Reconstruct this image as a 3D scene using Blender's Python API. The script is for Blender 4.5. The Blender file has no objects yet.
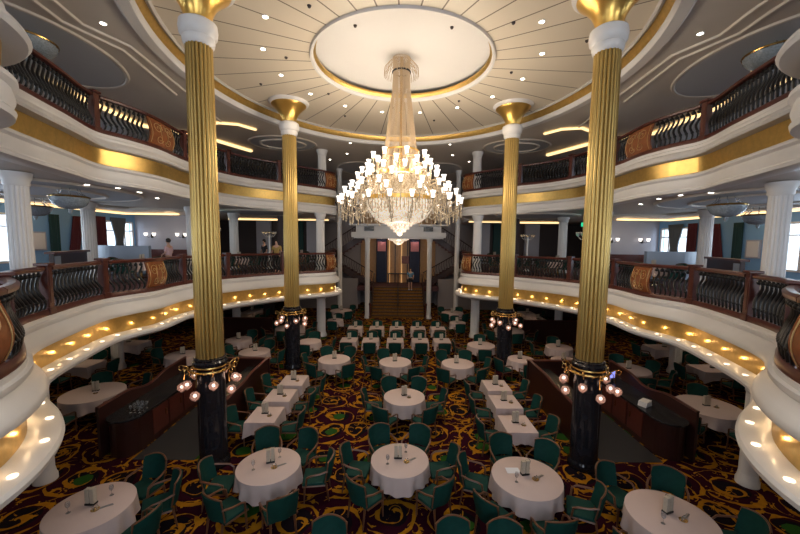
import bpy, bmesh, math, random
from mathutils import Vector, Matrix
random.seed(7)
PI = math.pi
scene = bpy.context.scene
COL = scene.collection

# ------------------------------------------------------------------ camera, world, exposure
cam_d = bpy.data.cameras.new('camera')
cam = bpy.data.objects.new('camera', cam_d); COL.objects.link(cam)
cam_d.sensor_width = 36; cam_d.lens = 36 * 355 / 800.0
cam_d.clip_start = 0.05; cam_d.clip_end = 300
cam.location = (-0.12, 0, 5.35)
cam.rotation_euler = (Matrix.Rotation(math.radians(-0.56), 3, 'Z') @ Matrix.Rotation(math.radians(90 - 5.1), 3, 'X') @ Matrix.Rotation(math.radians(0.65), 3, 'Z')).to_euler()
cam_d.shift_y = 6.6 / 800
scene.camera = cam
vs = scene.view_settings
vs.view_transform = 'Standard'; vs.look = 'None'; vs.gamma = 1.0; vs.use_curve_mapping = False
vs.exposure = 0.0
w = bpy.data.worlds.new('sky'); scene.world = w; w.use_nodes = True
wb = w.node_tree.nodes['Background']
wb.inputs[0].default_value = (0.72, 0.86, 1.0, 1); wb.inputs[1].default_value = 2.2
try:
    scene.cycles.use_denoising = True
    scene.cycles.sample_clamp_indirect = 6.0
    scene.cycles.max_bounces = 7; scene.cycles.diffuse_bounces = 4; scene.cycles.glossy_bounces = 4
    scene.cycles.transmission_bounces = 4; scene.cycles.transparent_max_bounces = 8
    scene.cycles.use_light_tree = True
    scene.cycles.caustics_reflective = False; scene.cycles.caustics_refractive = False
except Exception: pass

def light(kind, loc, energy, color, size=0.1, rot=None, **kw):
    d = bpy.data.lights.new(kind.lower() + '_light', kind); d.energy = energy; d.color = color
    if kind == 'AREA':
        d.shape = 'RECTANGLE'; d.size = size; d.size_y = kw.get('sy', size)
    elif kind in ('POINT', 'SPOT'): d.shadow_soft_size = size
    if kind == 'SPOT': d.spot_size = kw.get('angle', 2.0); d.spot_blend = 0.6
    o = bpy.data.objects.new(d.name, d); COL.objects.link(o); o.location = loc
    if rot: o.rotation_euler = rot
    return o

CH = (-0.03, 11.72)            # chandelier centre
DAY = (0.66, 0.82, 1.0); WARM = (1.0, 0.78, 0.52); CHAND = (1.0, 0.86, 0.68); WARM2 = (1.0, 0.66, 0.34)
# daylight through the tall windows of both sides and of the stern wall behind the viewer
for sx in (-1, 1):
    for z, e in ((5.4, 230), (9.5, 210)):
        for y in (2.0, 8.0, 14.6, 20.6):
            light('AREA', (sx * 17.6, y, z), e, DAY, 3.4, (0, sx * PI / 2, 0), sy=2.2)
for x in (-9, 0, 9):
    light('AREA', (x, -3.6, 5.6), 170, (.84, .90, 1.0), 5.0, (PI / 2, 0, 0), sy=2.4)
    light('AREA', (x, -3.6, 9.9), 170, (.84, .90, 1.0), 5.0, (PI / 2, 0, 0), sy=2.4)
# the chandelier's own lamps
light('POINT', (CH[0], CH[1], 7.3), 260, CHAND, 0.3)
light('POINT', (CH[0], CH[1], 5.5), 60, CHAND, 0.3)
for k in range(6):
    a = k * PI / 3 + .3
    light('POINT', (CH[0] + 2.1 * math.cos(a), CH[1] + 2.1 * math.sin(a), 8.0), 108, CHAND, 0.25)

# ------------------------------------------------------------------ materials
MT = {}
def mat(name, color, rough=0.5, metal=0.0, bump=0.0, bscale=20.0, emit=None, estr=0.0, vary=0.0, **kw):
    if name in MT: return MT[name]
    m = bpy.data.materials.new(name); m.use_nodes = True
    nt = m.node_tree; b = nt.nodes['Principled BSDF']
    b.inputs['Base Color'].default_value = (*color, 1); b.inputs['Roughness'].default_value = rough
    b.inputs['Metallic'].default_value = metal
    for k, v in kw.items(): b.inputs[k].default_value = v
    if emit: b.inputs['Emission Color'].default_value = (*emit, 1); b.inputs['Emission Strength'].default_value = estr
    if bump or vary:
        tc = nt.nodes.new('ShaderNodeTexCoord'); n = nt.nodes.new('ShaderNodeTexNoise')
        n.inputs['Scale'].default_value = bscale; n.inputs['Detail'].default_value = 4
        nt.links.new(tc.outputs['Object'], n.inputs['Vector'])
        if bump:
            bp = nt.nodes.new('ShaderNodeBump'); bp.inputs['Strength'].default_value = bump; bp.inputs['Distance'].default_value = 0.02
            nt.links.new(n.outputs['Fac'], bp.inputs['Height']); nt.links.new(bp.outputs['Normal'], b.inputs['Normal'])
        if vary:
            mx = nt.nodes.new('ShaderNodeMix'); mx.data_type = 'RGBA'
            mx.inputs[6].default_value = (*[c * (1 - vary) for c in color], 1)
            mx.inputs[7].default_value = (*[min(1, c * (1 + vary)) for c in color], 1)
            nt.links.new(n.outputs['Fac'], mx.inputs[0]); nt.links.new(mx.outputs[2], b.inputs['Base Color'])
    MT[name] = m; return m

white = mat('white_lacquer', (0.74, 0.71, 0.68), 0.35, vary=.04, bscale=3)
offwhite = mat('cream_plaster', (0.66, 0.62, 0.57), 0.5)
gold = mat('brushed_gold', (0.66, 0.43, 0.13), 0.34, 0.85, bump=.15, bscale=9, vary=.22)
goldcol = mat('column_gold', (0.48, 0.325, 0.105), 0.36, 0.8)
goldshine = mat('polished_gold', (0.80, 0.50, 0.13), 0.30, 0.9)
brass = mat('brass', (0.62, 0.40, 0.14), 0.25, 1.0)
marble = mat('black_marble', (0.012, 0.012, 0.016), 0.12, vary=.5, bscale=4)
wood = mat('mahogany', (0.085, 0.021, 0.014), 0.3, vary=.35, bscale=12)
wood2 = mat('dark_mahogany', (0.030, 0.009, 0.007), 0.35, vary=.3, bscale=10)
inlay_w = mat('walnut_panel', (0.26, 0.085, 0.030), 0.25, vary=.4, bscale=8)
inlay_g = mat('gilt_inlay', (0.62, 0.40, 0.16), 0.35, 0.4)
iron = mat('black_iron', (0.014, 0.012, 0.011), 0.38, 0.3)
cloth = mat('table_linen', (0.56, 0.44, 0.41), 0.8, bump=.1, bscale=15)
green = mat('green_upholstery', (0.005, 0.042, 0.034), 0.7, vary=.25, bscale=14, **{'Specular IOR Level': 0.2})
chairwood = mat('chair_wood', (0.14, 0.055, 0.025), 0.35, vary=.2)
menu_m = mat('menu_card', (0.46, 0.40, 0.32), 0.5, vary=.15, bscale=30)
dark = mat('dark_counter', (0.02, 0.02, 0.022), 0.25)
glassm = mat('clear_glass', (0.9, 0.92, 0.95), 0.05, 0.0, **{'Transmission Weight': 0.85, 'IOR': 1.3})
grey_ceiling = mat('side_ceiling', (0.64, 0.585, 0.52), 0.5, vary=.04, bscale=2)
trim_m = mat('ceiling_moulding', (0.74, 0.67, 0.58), 0.5)
disc_m = mat('white_dome', (0.74, 0.715, 0.69), 0.7)
wallgrey = mat('pale_wall', (0.42, 0.43, 0.50), 0.6, vary=.06, bscale=1.5)
walltan = mat('stair_wall', (0.27, 0.235, 0.23), 0.6, vary=.06, bscale=1.5)
teal = mat('teal_wall', (0.20, 0.40, 0.66), 0.6, vary=.05)
maroon = mat('maroon_drape', (0.10, 0.015, 0.022), 0.8)
greyd = mat('grey_drape', (0.11, 0.125, 0.14), 0.8)
greend = mat('dark_green_drape', (0.012, 0.05, 0.05), 0.8)
navy = mat('navy_panel', (0.012, 0.02, 0.06), 0.5)
tan = mat('honey_wood', (0.46, 0.25, 0.10), 0.4, vary=.25, bscale=5)
darkwall = mat('dark_wall', (0.06, 0.045, 0.045), 0.6)
floor_up = mat('upper_carpet', (0.10, 0.04, 0.045), 0.9, vary=.5, bscale=5)
paleblue = mat('frosted_screen', (0.30, 0.36, 0.45), 0.4)
glow = mat('cove_glow', (1, .8, .5), 0.5, emit=(1.0, 0.68, 0.32), estr=1.7)
lampw = mat('lamp_glow', (1, .9, .75), 0.5, emit=(1.0, 0.90, 0.74), estr=14)
spotw = mat('downlight_glow', (1, .9, .75), 0.5, emit=(1.0, 0.88, 0.70), estr=9)
shade = mat('lit_glass_shade', (1, .95, .88), 0.4, emit=(1.0, 0.90, 0.80), estr=1.9)
globe = mat('pink_glass_globe', (.55, .36, .30), 0.12, emit=(1.0, .5, .36), estr=.10)
_n = globe.node_tree; _mx = _n.nodes.new('ShaderNodeMixShader'); _tr = _n.nodes.new('ShaderNodeBsdfTransparent'); _mx.inputs[0].default_value = .5
_n.links.new(_n.nodes['Principled BSDF'].outputs[0], _mx.inputs[2]); _n.links.new(_tr.outputs[0], _mx.inputs[1]); _n.links.new(_mx.outputs[0], _n.nodes['Material Output'].inputs[0])
bulb_m = mat('warm_bulb', (1, .9, .8), .5, emit=(1.0, .80, .66), estr=5)
skin = mat('skin', (0.50, 0.30, 0.22), 0.6); hairm = mat('dark_hair', (0.02, 0.015, 0.012), 0.6)
screenm = mat('monitor_screen', (.1, .1, .5), 0.3, emit=(0.30, 0.34, 0.95), estr=1.2)
exitm = mat('lit_green_sign', (0, .3, .15), 0.4, emit=(0.02, 0.55, 0.25), estr=1.3)
fabric = {k: mat(k + '_clothing', v, 0.8) for k, v in dict(blue=(0.10, 0.22, 0.34), pink=(0.55, 0.38, 0.42), ochre=(0.36, 0.24, 0.07), black=(0.012, 0.012, 0.016), white=(.5, .5, .5)).items()}
floormat = mat('grey_floor_mat', (0.02, 0.02, 0.023), 0.6)

# crystal: the lamps' glow among the prisms is put into the emission
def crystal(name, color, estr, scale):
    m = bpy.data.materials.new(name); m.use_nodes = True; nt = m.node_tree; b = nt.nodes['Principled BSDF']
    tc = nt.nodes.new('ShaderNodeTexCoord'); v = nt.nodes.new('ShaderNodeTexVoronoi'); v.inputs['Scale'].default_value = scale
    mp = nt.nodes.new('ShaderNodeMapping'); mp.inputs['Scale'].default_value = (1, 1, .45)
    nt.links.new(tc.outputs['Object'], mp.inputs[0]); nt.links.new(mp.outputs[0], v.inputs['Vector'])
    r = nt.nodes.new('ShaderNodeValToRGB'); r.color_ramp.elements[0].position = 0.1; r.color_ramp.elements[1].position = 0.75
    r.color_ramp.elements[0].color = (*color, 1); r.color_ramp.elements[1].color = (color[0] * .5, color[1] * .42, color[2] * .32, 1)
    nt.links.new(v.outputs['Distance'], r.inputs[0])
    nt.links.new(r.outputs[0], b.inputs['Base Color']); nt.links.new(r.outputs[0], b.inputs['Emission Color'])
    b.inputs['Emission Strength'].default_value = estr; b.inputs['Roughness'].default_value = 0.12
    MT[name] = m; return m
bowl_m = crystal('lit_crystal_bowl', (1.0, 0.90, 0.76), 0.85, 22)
strand_m = mat('crystal_strands', (0.50, 0.38, 0.25), 0.25, 0.3, emit=(1.0, .70, .42), estr=.12)  # faint emission stands for the glow of the lamps on the strands
prism_m = crystal('crystal_prism', (0.75, 0.64, 0.48), 0.05, 30)
bowl2_m = mat('unlit_glass_bowl', (0.27, 0.31, 0.34), 0.12, 0.0, bump=.8, bscale=25, vary=.5)

def carpet():
    m = bpy.data.materials.new('scroll_carpet'); m.use_nodes = True; nt = m.node_tree; N = nt.nodes; L = nt.links
    b = N['Principled BSDF']; b.inputs['Roughness'].default_value = 0.95; b.inputs['Specular IOR Level'].default_value = 0.08
    tc = N.new('ShaderNodeTexCoord')
    def math_(op, a, c=None, d=None):
        n = N.new('ShaderNodeMath'); n.operation = op
        for i, v in enumerate((a, c, d)):
            if v is None: continue
            if isinstance(v, (int, float)): n.inputs[i].default_value = v
            else: L.new(v, n.inputs[i])
        return n.outputs[0]
    nz = N.new('ShaderNodeTexNoise'); nz.inputs['Scale'].default_value = 1.3; nz.inputs['Detail'].default_value = 1
    L.new(tc.outputs['Object'], nz.inputs['Vector'])
    off = N.new('ShaderNodeVectorMath'); off.operation = 'MULTIPLY_ADD'
    L.new(nz.outputs['Color'], off.inputs[0]); off.inputs[1].default_value = (.35, .35, 0); L.new(tc.outputs['Object'], off.inputs[2])
    def spirals(scale, turns, flip, width, shift):
        mp = N.new('ShaderNodeMapping'); mp.inputs['Scale'].default_value = (scale, scale, 0); mp.inputs['Location'].default_value = shift
        L.new(off.outputs[0], mp.inputs[0])
        vo = N.new('ShaderNodeTexVoronoi'); vo.voronoi_dimensions = '2D'; vo.inputs['Scale'].default_value = 1; vo.inputs['Randomness'].default_value = .55
        L.new(mp.outputs[0], vo.inputs['Vector'])
        df = N.new('ShaderNodeVectorMath'); df.operation = 'SUBTRACT'; L.new(mp.outputs[0], df.inputs[0]); L.new(vo.outputs['Position'], df.inputs[1])
        sp = N.new('ShaderNodeSeparateXYZ'); L.new(df.outputs[0], sp.inputs[0])
        ang = math_('ARCTAN2', sp.outputs[1], sp.outputs[0])
        r = vo.outputs['Distance']
        ph = math_('ADD', math_('MULTIPLY', r, turns), math_('MULTIPLY', ang, flip / (2 * PI)))
        fr = math_('ABSOLUTE', math_('SUBTRACT', math_('FRACT', math_('ADD', ph, 4.0)), 0.5))
        return r, fr, vo, ang
    r1, f1, v1, a1 = spirals(0.95, 3.4, 1.0, .1, (0, 0, 0))
    r2, f2, v2, a2 = spirals(1.7, 3.0, -1.0, .1, (3.3, 1.7, 0))
    n2 = N.new('ShaderNodeTexNoise'); n2.inputs['Scale'].default_value = 2.3; n2.inputs['Detail'].default_value = 2; L.new(tc.outputs['Object'], n2.inputs['Vector'])
    n3 = N.new('ShaderNodeTexNoise'); n3.inputs['Scale'].default_value = 7; n3.inputs['Detail'].default_value = 2; L.new(tc.outputs['Object'], n3.inputs['Vector'])
    w1 = math_('MULTIPLY', math_('MAXIMUM', math_('SUBTRACT', n2.outputs['Fac'], .36), 0.03), .78)
    g1 = math_('LESS_THAN', f1, w1)
    g2 = math_('MULTIPLY', math_('LESS_THAN', f2, .055), math_('GREATER_THAN', n2.outputs['Fac'], .50))
    leaf = math_('MULTIPLY', math_('GREATER_THAN', n3.outputs['Fac'], .58), math_('GREATER_THAN', n2.outputs['Fac'], .54))
    gg = math_('MAXIMUM', math_('MAXIMUM', g1, g2), leaf)
    # ground: purple and near-black
    gr = N.new('ShaderNodeMix'); gr.data_type = 'RGBA'; gr.inputs[6].default_value = (0.007, 0.004, 0.007, 1); gr.inputs[7].default_value = (0.024, 0.002, 0.008, 1)
    L.new(math_('GREATER_THAN', r1, .30), gr.inputs[0])
    au = N.new('ShaderNodeMix'); au.data_type = 'RGBA'; au.inputs[6].default_value = (0.24, 0.09, 0.004, 1); au.inputs[7].default_value = (0.46, 0.21, 0.010, 1)
    L.new(n3.outputs['Fac'], au.inputs[0])
    c1 = N.new('ShaderNodeMix'); c1.data_type = 'RGBA'; L.new(gg, c1.inputs[0]); L.new(gr.outputs[2], c1.inputs[6]); L.new(au.outputs[2], c1.inputs[7])
    # green rosettes at some scroll centres
    sc = N.new('ShaderNodeSeparateColor'); L.new(v1.outputs['Color'], sc.inputs[0])
    gm = math_('MULTIPLY', math_('LESS_THAN', math_('ADD', r1, math_('MULTIPLY', n3.outputs['Fac'], .12)), .235), math_('GREATER_THAN', sc.outputs[0], .45))
    c2 = N.new('ShaderNodeMix'); c2.data_type = 'RGBA'; L.new(gm, c2.inputs[0]); L.new(c1.outputs[2], c2.inputs[6]); c2.inputs[7].default_value = (0.02, 0.075, 0.012, 1)
    L.new(c2.outputs[2], b.inputs['Base Color'])
    return m
carpet_m = carpet()

def radial_ceiling():
    m = bpy.data.materials.new('panelled_cream_ceiling'); m.use_nodes = True; nt = m.node_tree; N = nt.nodes; L = nt.links
    b = N['Principled BSDF']; b.inputs['Roughness'].default_value = 0.42
    tc = N.new('ShaderNodeTexCoord'); sp = N.new('ShaderNodeSeparateXYZ'); L.new(tc.outputs['Object'], sp.inputs[0])
    def M(op, a, c=None):
        n = N.new('ShaderNodeMath'); n.operation = op
        for i, v in enumerate((a, c)):
            if v is None: continue
            if isinstance(v, (int, float)): n.inputs[i].default_value = v
            else: L.new(v, n.inputs[i])
        return n.outputs[0]
    ang = M('ARCTAN2', sp.outputs[1], sp.outputs[0]); r = M('SQRT', M('ADD', M('MULTIPLY', sp.outputs[0], sp.outputs[0]), M('MULTIPLY', sp.outputs[1], sp.outputs[1])))
    f = M('ABSOLUTE', M('SUBTRACT', M('FRACT', M('ADD', M('MULTIPLY', ang, 34 / (2 * PI)), 20.25)), .5))
    d = M('MULTIPLY', M('MULTIPLY', f, 2 * PI / 34), r)
    ln = M('LESS_THAN', d, 0.019)
    rg = M('LESS_THAN', M('ABSOLUTE', M('SUBTRACT', r, 6.3)), 0.0)
    mx = N.new('ShaderNodeMix'); mx.data_type = 'RGBA'; mx.inputs[6].default_value = (0.74, 0.65, 0.52, 1); mx.inputs[7].default_value = (0.20, 0.15, 0.10, 1)
    L.new(M('MAXIMUM', ln, rg), mx.inputs[0]); L.new(mx.outputs[2], b.inputs['Base Color'])
    return m
cream_m = radial_ceiling()

def stair_mat():
    m = bpy.data.materials.new('gold_stair_carpet'); m.use_nodes = True; nt = m.node_tree; N = nt.nodes; L = nt.links
    b = N['Principled BSDF']; b.inputs['Roughness'].default_value = .9
    tc = N.new('ShaderNodeTexCoord'); n = N.new('ShaderNodeTexNoise'); n.inputs['Scale'].default_value = 14; L.new(tc.outputs['Object'], n.inputs[0])
    r = N.new('ShaderNodeValToRGB'); r.color_ramp.elements[0].color = (.20, .095, .012, 1); r.color_ramp.elements[1].color = (.12, .05, .012, 1)
    r.color_ramp.elements[0].position = .52; r.color_ramp.elements[1].position = .62
    L.new(n.outputs['Fac'], r.inputs[0]); L.new(r.outputs[0], b.inputs['Base Color']); return m
stair_m = stair_mat()

# ------------------------------------------------------------------ mesh helpers
def BM(): return bmesh.new()
def obj(name, bm, m, parent=None, loc=None, smooth=False, tag=None):
    me = bpy.data.meshes.new(name)
    bmesh.ops.recalc_face_normals(bm, faces=bm.faces)
    bm.to_mesh(me); bm.free()
    if smooth:
        for p in me.polygons: p.use_smooth = True
        try: me.set_sharp_from_angle(angle=math.radians(40))
        except Exception: pass
    me.materials.append(m)
    o = bpy.data.objects.new(name, me); COL.objects.link(o)
    if parent: o.parent = parent
    if loc: o.location = loc
    return o
def box(bm, x0, x1, y0, y1, z0, z1, bev=0.0):
    b = bmesh.new(); r = bmesh.ops.create_cube(b, size=1)
    for v in b.verts: v.co = Vector(((x0 + x1) / 2 + v.co.x * (x1 - x0), (y0 + y1) / 2 + v.co.y * (y1 - y0), (z0 + z1) / 2 + v.co.z * (z1 - z0)))
    if bev: bmesh.ops.bevel(b, geom=b.edges[:], offset=bev, segments=2, affect='EDGES', profile=.5)
    join(bm, b); return bm
def join(bm, b, M=None):
    me = bpy.data.meshes.new('t')
    if M is not None: b.transform(M)
    b.to_mesh(me); b.free(); bm.from_mesh(me); bpy.data.meshes.remove(me)
def lathe(bm, prof, n=32, c=(0, 0), sx=1.0, sy=1.0, cap=True, flute=0, fd=0.0, fz=None, wob=None):
    rings = []
    for r, z in prof:
        ring = []
        for k in range(n):
            a = 2 * PI * k / n; rr = r
            if flute and (fz is None or fz[0] <= z <= fz[1]): rr = r * (1 - fd * (1 - abs(math.cos(a * flute / 2)) ** .6))
            if wob: rr *= wob(a, z)
            ring.append(bm.verts.new((c[0] + rr * math.cos(a) * sx, c[1] + rr * math.sin(a) * sy, z)))
        rings.append(ring)
    for i in range(len(rings) - 1):
        A, B = rings[i], rings[i + 1]
        for k in range(n): bm.faces.new((A[k], A[(k + 1) % n], B[(k + 1) % n], B[k]))
    if cap:
        for R in (rings[0], rings[-1]):
            try: bm.faces.new(R)
            except ValueError: pass
    return bm
def tube(bm, pts, r, n=6, rs=None, cap=True, flat=1.0):
    pts = [Vector(p) for p in pts]; rings = []; up = Vector((0, 0, 1)); prev = None
    for i, p in enumerate(pts):
        t = (pts[min(i + 1, len(pts) - 1)] - pts[max(i - 1, 0)])
        if t.length < 1e-9: t = Vector((0, 0, 1))
        t.normalize()
        if prev is None:
            s = t.cross(up) if abs(t.dot(up)) < .95 else t.cross(Vector((0, 1, 0)))
        else: s = prev - t * prev.dot(t)
        s.normalize(); prev = s; u = s.cross(t)
        rr = rs[i] if rs else r
        rings.append([bm.verts.new(p + s * rr * math.cos(2 * PI * k / n) + u * rr * flat * math.sin(2 * PI * k / n)) for k in range(n)])
    for i in range(len(rings) - 1):
        for k in range(n): bm.faces.new((rings[i][k], rings[i][(k + 1) % n], rings[i + 1][(k + 1) % n], rings[i + 1][k]))
    if cap: bm.faces.new(rings[0]); bm.faces.new(rings[-1])
    return bm
def torus(bm, R, r, z=0, n=40, m=8, c=(0, 0), sx=1, sy=1, rz=None):
    rz = rz or r; V = []
    for i in range(n):
        a = 2 * PI * i / n
        V.append([bm.verts.new((c[0] + (R * sx + r * math.cos(2 * PI * j / m)) * math.cos(a), c[1] + (R * sy + r * math.cos(2 * PI * j / m)) * math.sin(a), z + rz * math.sin(2 * PI * j / m))) for j in range(m)])
    for i in range(n):
        for j in range(m): bm.faces.new((V[i][j], V[(i + 1) % n][j], V[(i + 1) % n][(j + 1) % m], V[i][(j + 1) % m]))
    return bm
def sphere(bm, c, r, u=12, v=8, sz=1.0):
    b = bmesh.new(); bmesh.ops.create_uvsphere(b, u_segments=u, v_segments=v, radius=r)
    join(bm, b, Matrix.Translation(c) @ Matrix.Diagonal((1, 1, sz, 1)))
def prism(bm, poly, z0, z1):
    A = [bm.verts.new((x, y, z0)) for x, y in poly]; B = [bm.verts.new((x, y, z1)) for x, y in poly]
    bm.faces.new(A); bm.faces.new(B); n = len(poly)
    for i in range(n): bm.faces.new((A[i], A[(i + 1) % n], B[(i + 1) % n], B[i]))
    return bm
def empty(name, loc=(0, 0, 0), rz=0.0):
    o = bpy.data.objects.new(name, None); COL.objects.link(o); o.location = loc; o.rotation_euler = (0, 0, rz); o.empty_display_size = .2
    return o
def tag(o, label=None, cat=None, group=None, kind=None):
    if label: o['label'] = label
    if cat: o['category'] = cat
    if group: o['group'] = group
    if kind: o['kind'] = kind
    return o
def struct(name, bm, m, smooth=False, parent=None):
    o = obj(name, bm, m, parent, smooth=smooth)
    if parent is None: o['kind'] = 'structure'
    return o
def copy_tree(o, parent=None):
    c = o.copy(); COL.objects.link(c); c.parent = parent
    for ch in list(KIDS.get(o, ())): copy_tree(ch, c)
    return c
KIDS = {}
def index_kids():
    KIDS.clear()
    for o in scene.objects:
        if o.parent: KIDS.setdefault(o.parent, []).append(o)

# ------------------------------------------------------------------ balcony paths
def catmull(P, n=10):
    out = []
    for i in range(len(P) - 1):
        p0, p1, p2, p3 = P[max(i - 1, 0)], P[i], P[i + 1], P[min(i + 2, len(P) - 1)]
        for k in range(n):
            t = k / n; o = []
            for a in range(2):
                o.append(0.5 * (2 * p1[a] + (p2[a] - p0[a]) * t + (2 * p0[a] - 5 * p1[a] + 4 * p2[a] - p3[a]) * t * t + (3 * p1[a] - p0[a] - 3 * p2[a] + p3[a]) * t ** 3))
            out.append(tuple(o))
    out.append(P[-1]); return out
class Path:
    def __init__(s, P):
        c = catmull(P, 12); L = [0]
        for a, b in zip(c, c[1:]): L.append(L[-1] + math.dist(a, b))
        s.c, s.L, s.len = c, L, L[-1]
    def at(s, d):
        d = min(max(d, 0), s.len); i = 0
        lo, hi = 0, len(s.L) - 2
        while lo < hi:
            mid = (lo + hi + 1) // 2
            if s.L[mid] <= d: lo = mid
            else: hi = mid - 1
        i = lo; t = (d - s.L[i]) / max(1e-9, s.L[i + 1] - s.L[i])
        return (s.c[i][0] + (s.c[i + 1][0] - s.c[i][0]) * t, s.c[i][1] + (s.c[i + 1][1] - s.c[i][1]) * t)
    def normal(s, d):
        a, b = s.at(d - .12), s.at(d + .12); dx, dy = b[0] - a[0], b[1] - a[1]; l = math.hypot(dx, dy) or 1
        return (dy / l, -dx / l)
    def near(s, x, y): return min((math.dist(s.c[i], (x, y)), s.L[i]) for i in range(len(s.c)))[1]
    def off(s, d, o):
        p, n = s.at(d), s.normal(d); return (p[0] + n[0] * o, p[1] + n[1] * o)
P2 = Path([(-5.8, 1.0), (-5.0, 1.8), (-4.62, 2.7), (-4.62, 3.6), (-5.02, 4.45), (-5.65, 5.1), (-6.45, 5.7), (-7.15, 6.5), (-7.65, 7.8), (-8.1, 9.5), (-7.98, 10.4), (-7.8, 11.2), (-7.92, 12.8), (-7.5, 14.55), (-6.7, 15.85), (-5.6, 17.1), (-4.4, 18.0), (-3.75, 18.5), (-3.5, 19.1), (-3.75, 20.2), (-4.5, 21.5), (-4.8, 24), (-4.8, 26.5)])
P3 = Path([(-6.1, 1.0), (-5.2, 2.0), (-4.8, 3.0), (-4.82, 3.9), (-5.1, 4.65), (-5.65, 5.1), (-6.4, 5.35), (-7.0, 5.8), (-7.4, 6.65), (-7.72, 7.65), (-8.0, 8.65), (-8.4, 10.0), (-8.12, 10.9), (-7.95, 11.85), (-8.05, 13.4), (-7.95, 15.5), (-7.2, 17.15), (-6.1, 18.3), (-4.8, 19.6), (-4.0, 20.5), (-3.8, 21.2), (-4.2, 22.4), (-4.8, 24), (-4.8, 26.5)])
def sweep(name, path, prof, m, sx, d0=0, d1=None, step=.15, smooth=True, closed=False, cap=False, parent=None, structure=True):
    d1 = d1 if d1 is not None else path.len; n = max(2, int((d1 - d0) / step)); bm = BM(); rows = []
    for i in range(n + 1):
        d = d0 + (d1 - d0) * i / n; p, nn = path.at(d), path.normal(d)
        rows.append([bm.verts.new((sx * -1 * (p[0] + nn[0] * o) if sx > 0 else (p[0] + nn[0] * o), p[1] + nn[1] * o, z)) for o, z in prof])
    k = len(prof)
    for a, b in zip(rows, rows[1:]):
        for j in range(k if closed else k - 1): bm.faces.new((a[j], a[(j + 1) % k], b[(j + 1) % k], b[j]))
    if cap: bm.faces.new(rows[0]); bm.faces.new(rows[-1])
    if structure: return struct(name, bm, m, smooth, parent)
    return obj(name, bm, m, parent, smooth=smooth)

SIDES = ((-1, 'left'), (1, 'right'))
XW = 17.0; YB = -3.0; YE = 31.0
# ------------------------------------------------------------------ setting
bm = BM(); box(bm, -XW, XW, YB, YE, -0.12, 0); struct('floor', bm, carpet_m)
for sx, nm in SIDES:
    for path, z, zt, lv in ((P2, 3.70, 3.45, 'middle'), (P3, 8.22, 7.8, 'upper')):
        pts = [path.at(path.len * i / 160) for i in range(161)]
        poly = [(sx * -x if sx > 0 else x, y) for x, y in pts]
        poly = [(sx * XW, YB), (sx * 5.6, YB)] + poly + [(sx * 4.8, YE), (sx * XW, YE)]
        struct('floor_' + lv + '_' + nm, prism(BM(), poly, zt, z), floor_up)
        poly2 = [(sx * XW, YB), (sx * 5.6, YB)] + [((-x if sx > 0 else x) + sx * .3, y) for x, y in pts] + [(sx * 5.1, YE), (sx * XW, YE)]
        zb = 2.44 if lv == 'middle' else 6.88
        struct('ceiling_' + lv + '_' + nm, prism(BM(), poly2, zb, zt - .01), grey_ceiling)
    # fascia mouldings
    sweep('trim_1', P2, [(-.3, 3.72), (-.10, 3.72), (.10, 3.72), (.10, 3.64), (.15, 3.62), (.15, 3.56), (.12, 3.52), (.15, 3.45), (.21, 3.39), (.27, 3.31), (.29, 3.25), (.27, 3.19), (.20, 3.16), (.0, 3.16)], white, sx)
    sweep('trim_2', P2, [(.05, 3.18), (.05, 3.0), (.04, 2.68)], gold, sx)
    sweep('trim_3', P2, [(-.02, 2.68), (.10, 2.69), (.33, 2.68), (.39, 2.66), (.42, 2.61), (.40, 2.54), (.34, 2.50), (.25, 2.48), (.19, 2.44), (-.3, 2.43)], white, sx)
    sweep('trim_4', P3, [(-.3, 8.24), (-.1, 8.24), (.10, 8.24), (.10, 8.16), (.14, 8.13), (.14, 8.06), (.2, 8.02), (.29, 7.95), (.32, 7.88), (.28, 7.83), (.04, 7.83)], white, sx)
    sweep('trim_5', P3, [(.04, 7.84), (.02, 7.6), (.0, 7.38)], gold, sx)
    sweep('trim_6', P3, [(-.03, 7.39), (.11, 7.39), (.16, 7.36), (.16, 7.30), (.10, 7.25), (.13, 7.12), (.09, 7.00), (.13, 6.96), (.11, 6.89), (.02, 6.86), (-.3, 6.87)], white, sx)
    # wood kerb under the railings
    for path, z, nmb in ((P2, 3.72, 'trim_7'), (P3, 8.24, 'trim_8')):
        sweep(nmb, path, [(-.12, z), (-.12, z + .13), (.06, z + .13), (.09, z + .09), (.09, z)], wood, sx, closed=True, cap=True)
# top ceiling with its elliptical well
EC = (0.0, 11.5); K_ = .865
def ell_ring(bm, a0, b0, z0, a1, b1, z1, n=96):
    A = [bm.verts.new((EC[0] + a0 * math.cos(2 * PI * k / n), EC[1] + b0 * math.sin(2 * PI * k / n), z0)) for k in range(n)]
    B = [bm.verts.new((EC[0] + a1 * math.cos(2 * PI * k / n), EC[1] + b1 * math.sin(2 * PI * k / n), z1)) for k in range(n)]
    for k in range(n): bm.faces.new((A[k], A[(k + 1) % n], B[(k + 1) % n], B[k]))
def ell_sweep(name, prof, m, n=128):
    bm = BM(); V = []
    for a, b, z in prof: V.append([bm.verts.new((EC[0] + K_ * a * math.cos(2 * PI * k / n), EC[1] + K_ * b * math.sin(2 * PI * k / n), z)) for k in range(n)])
    for A, B in zip(V, V[1:]):
        for k in range(n): bm.faces.new((A[k], A[(k + 1) % n], B[(k + 1) % n], B[k]))
    return struct(name, bm, m, True)
ZC, ZS = 10.80, 10.48
bm = BM(); n = 96
inn = []; outp = []
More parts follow.
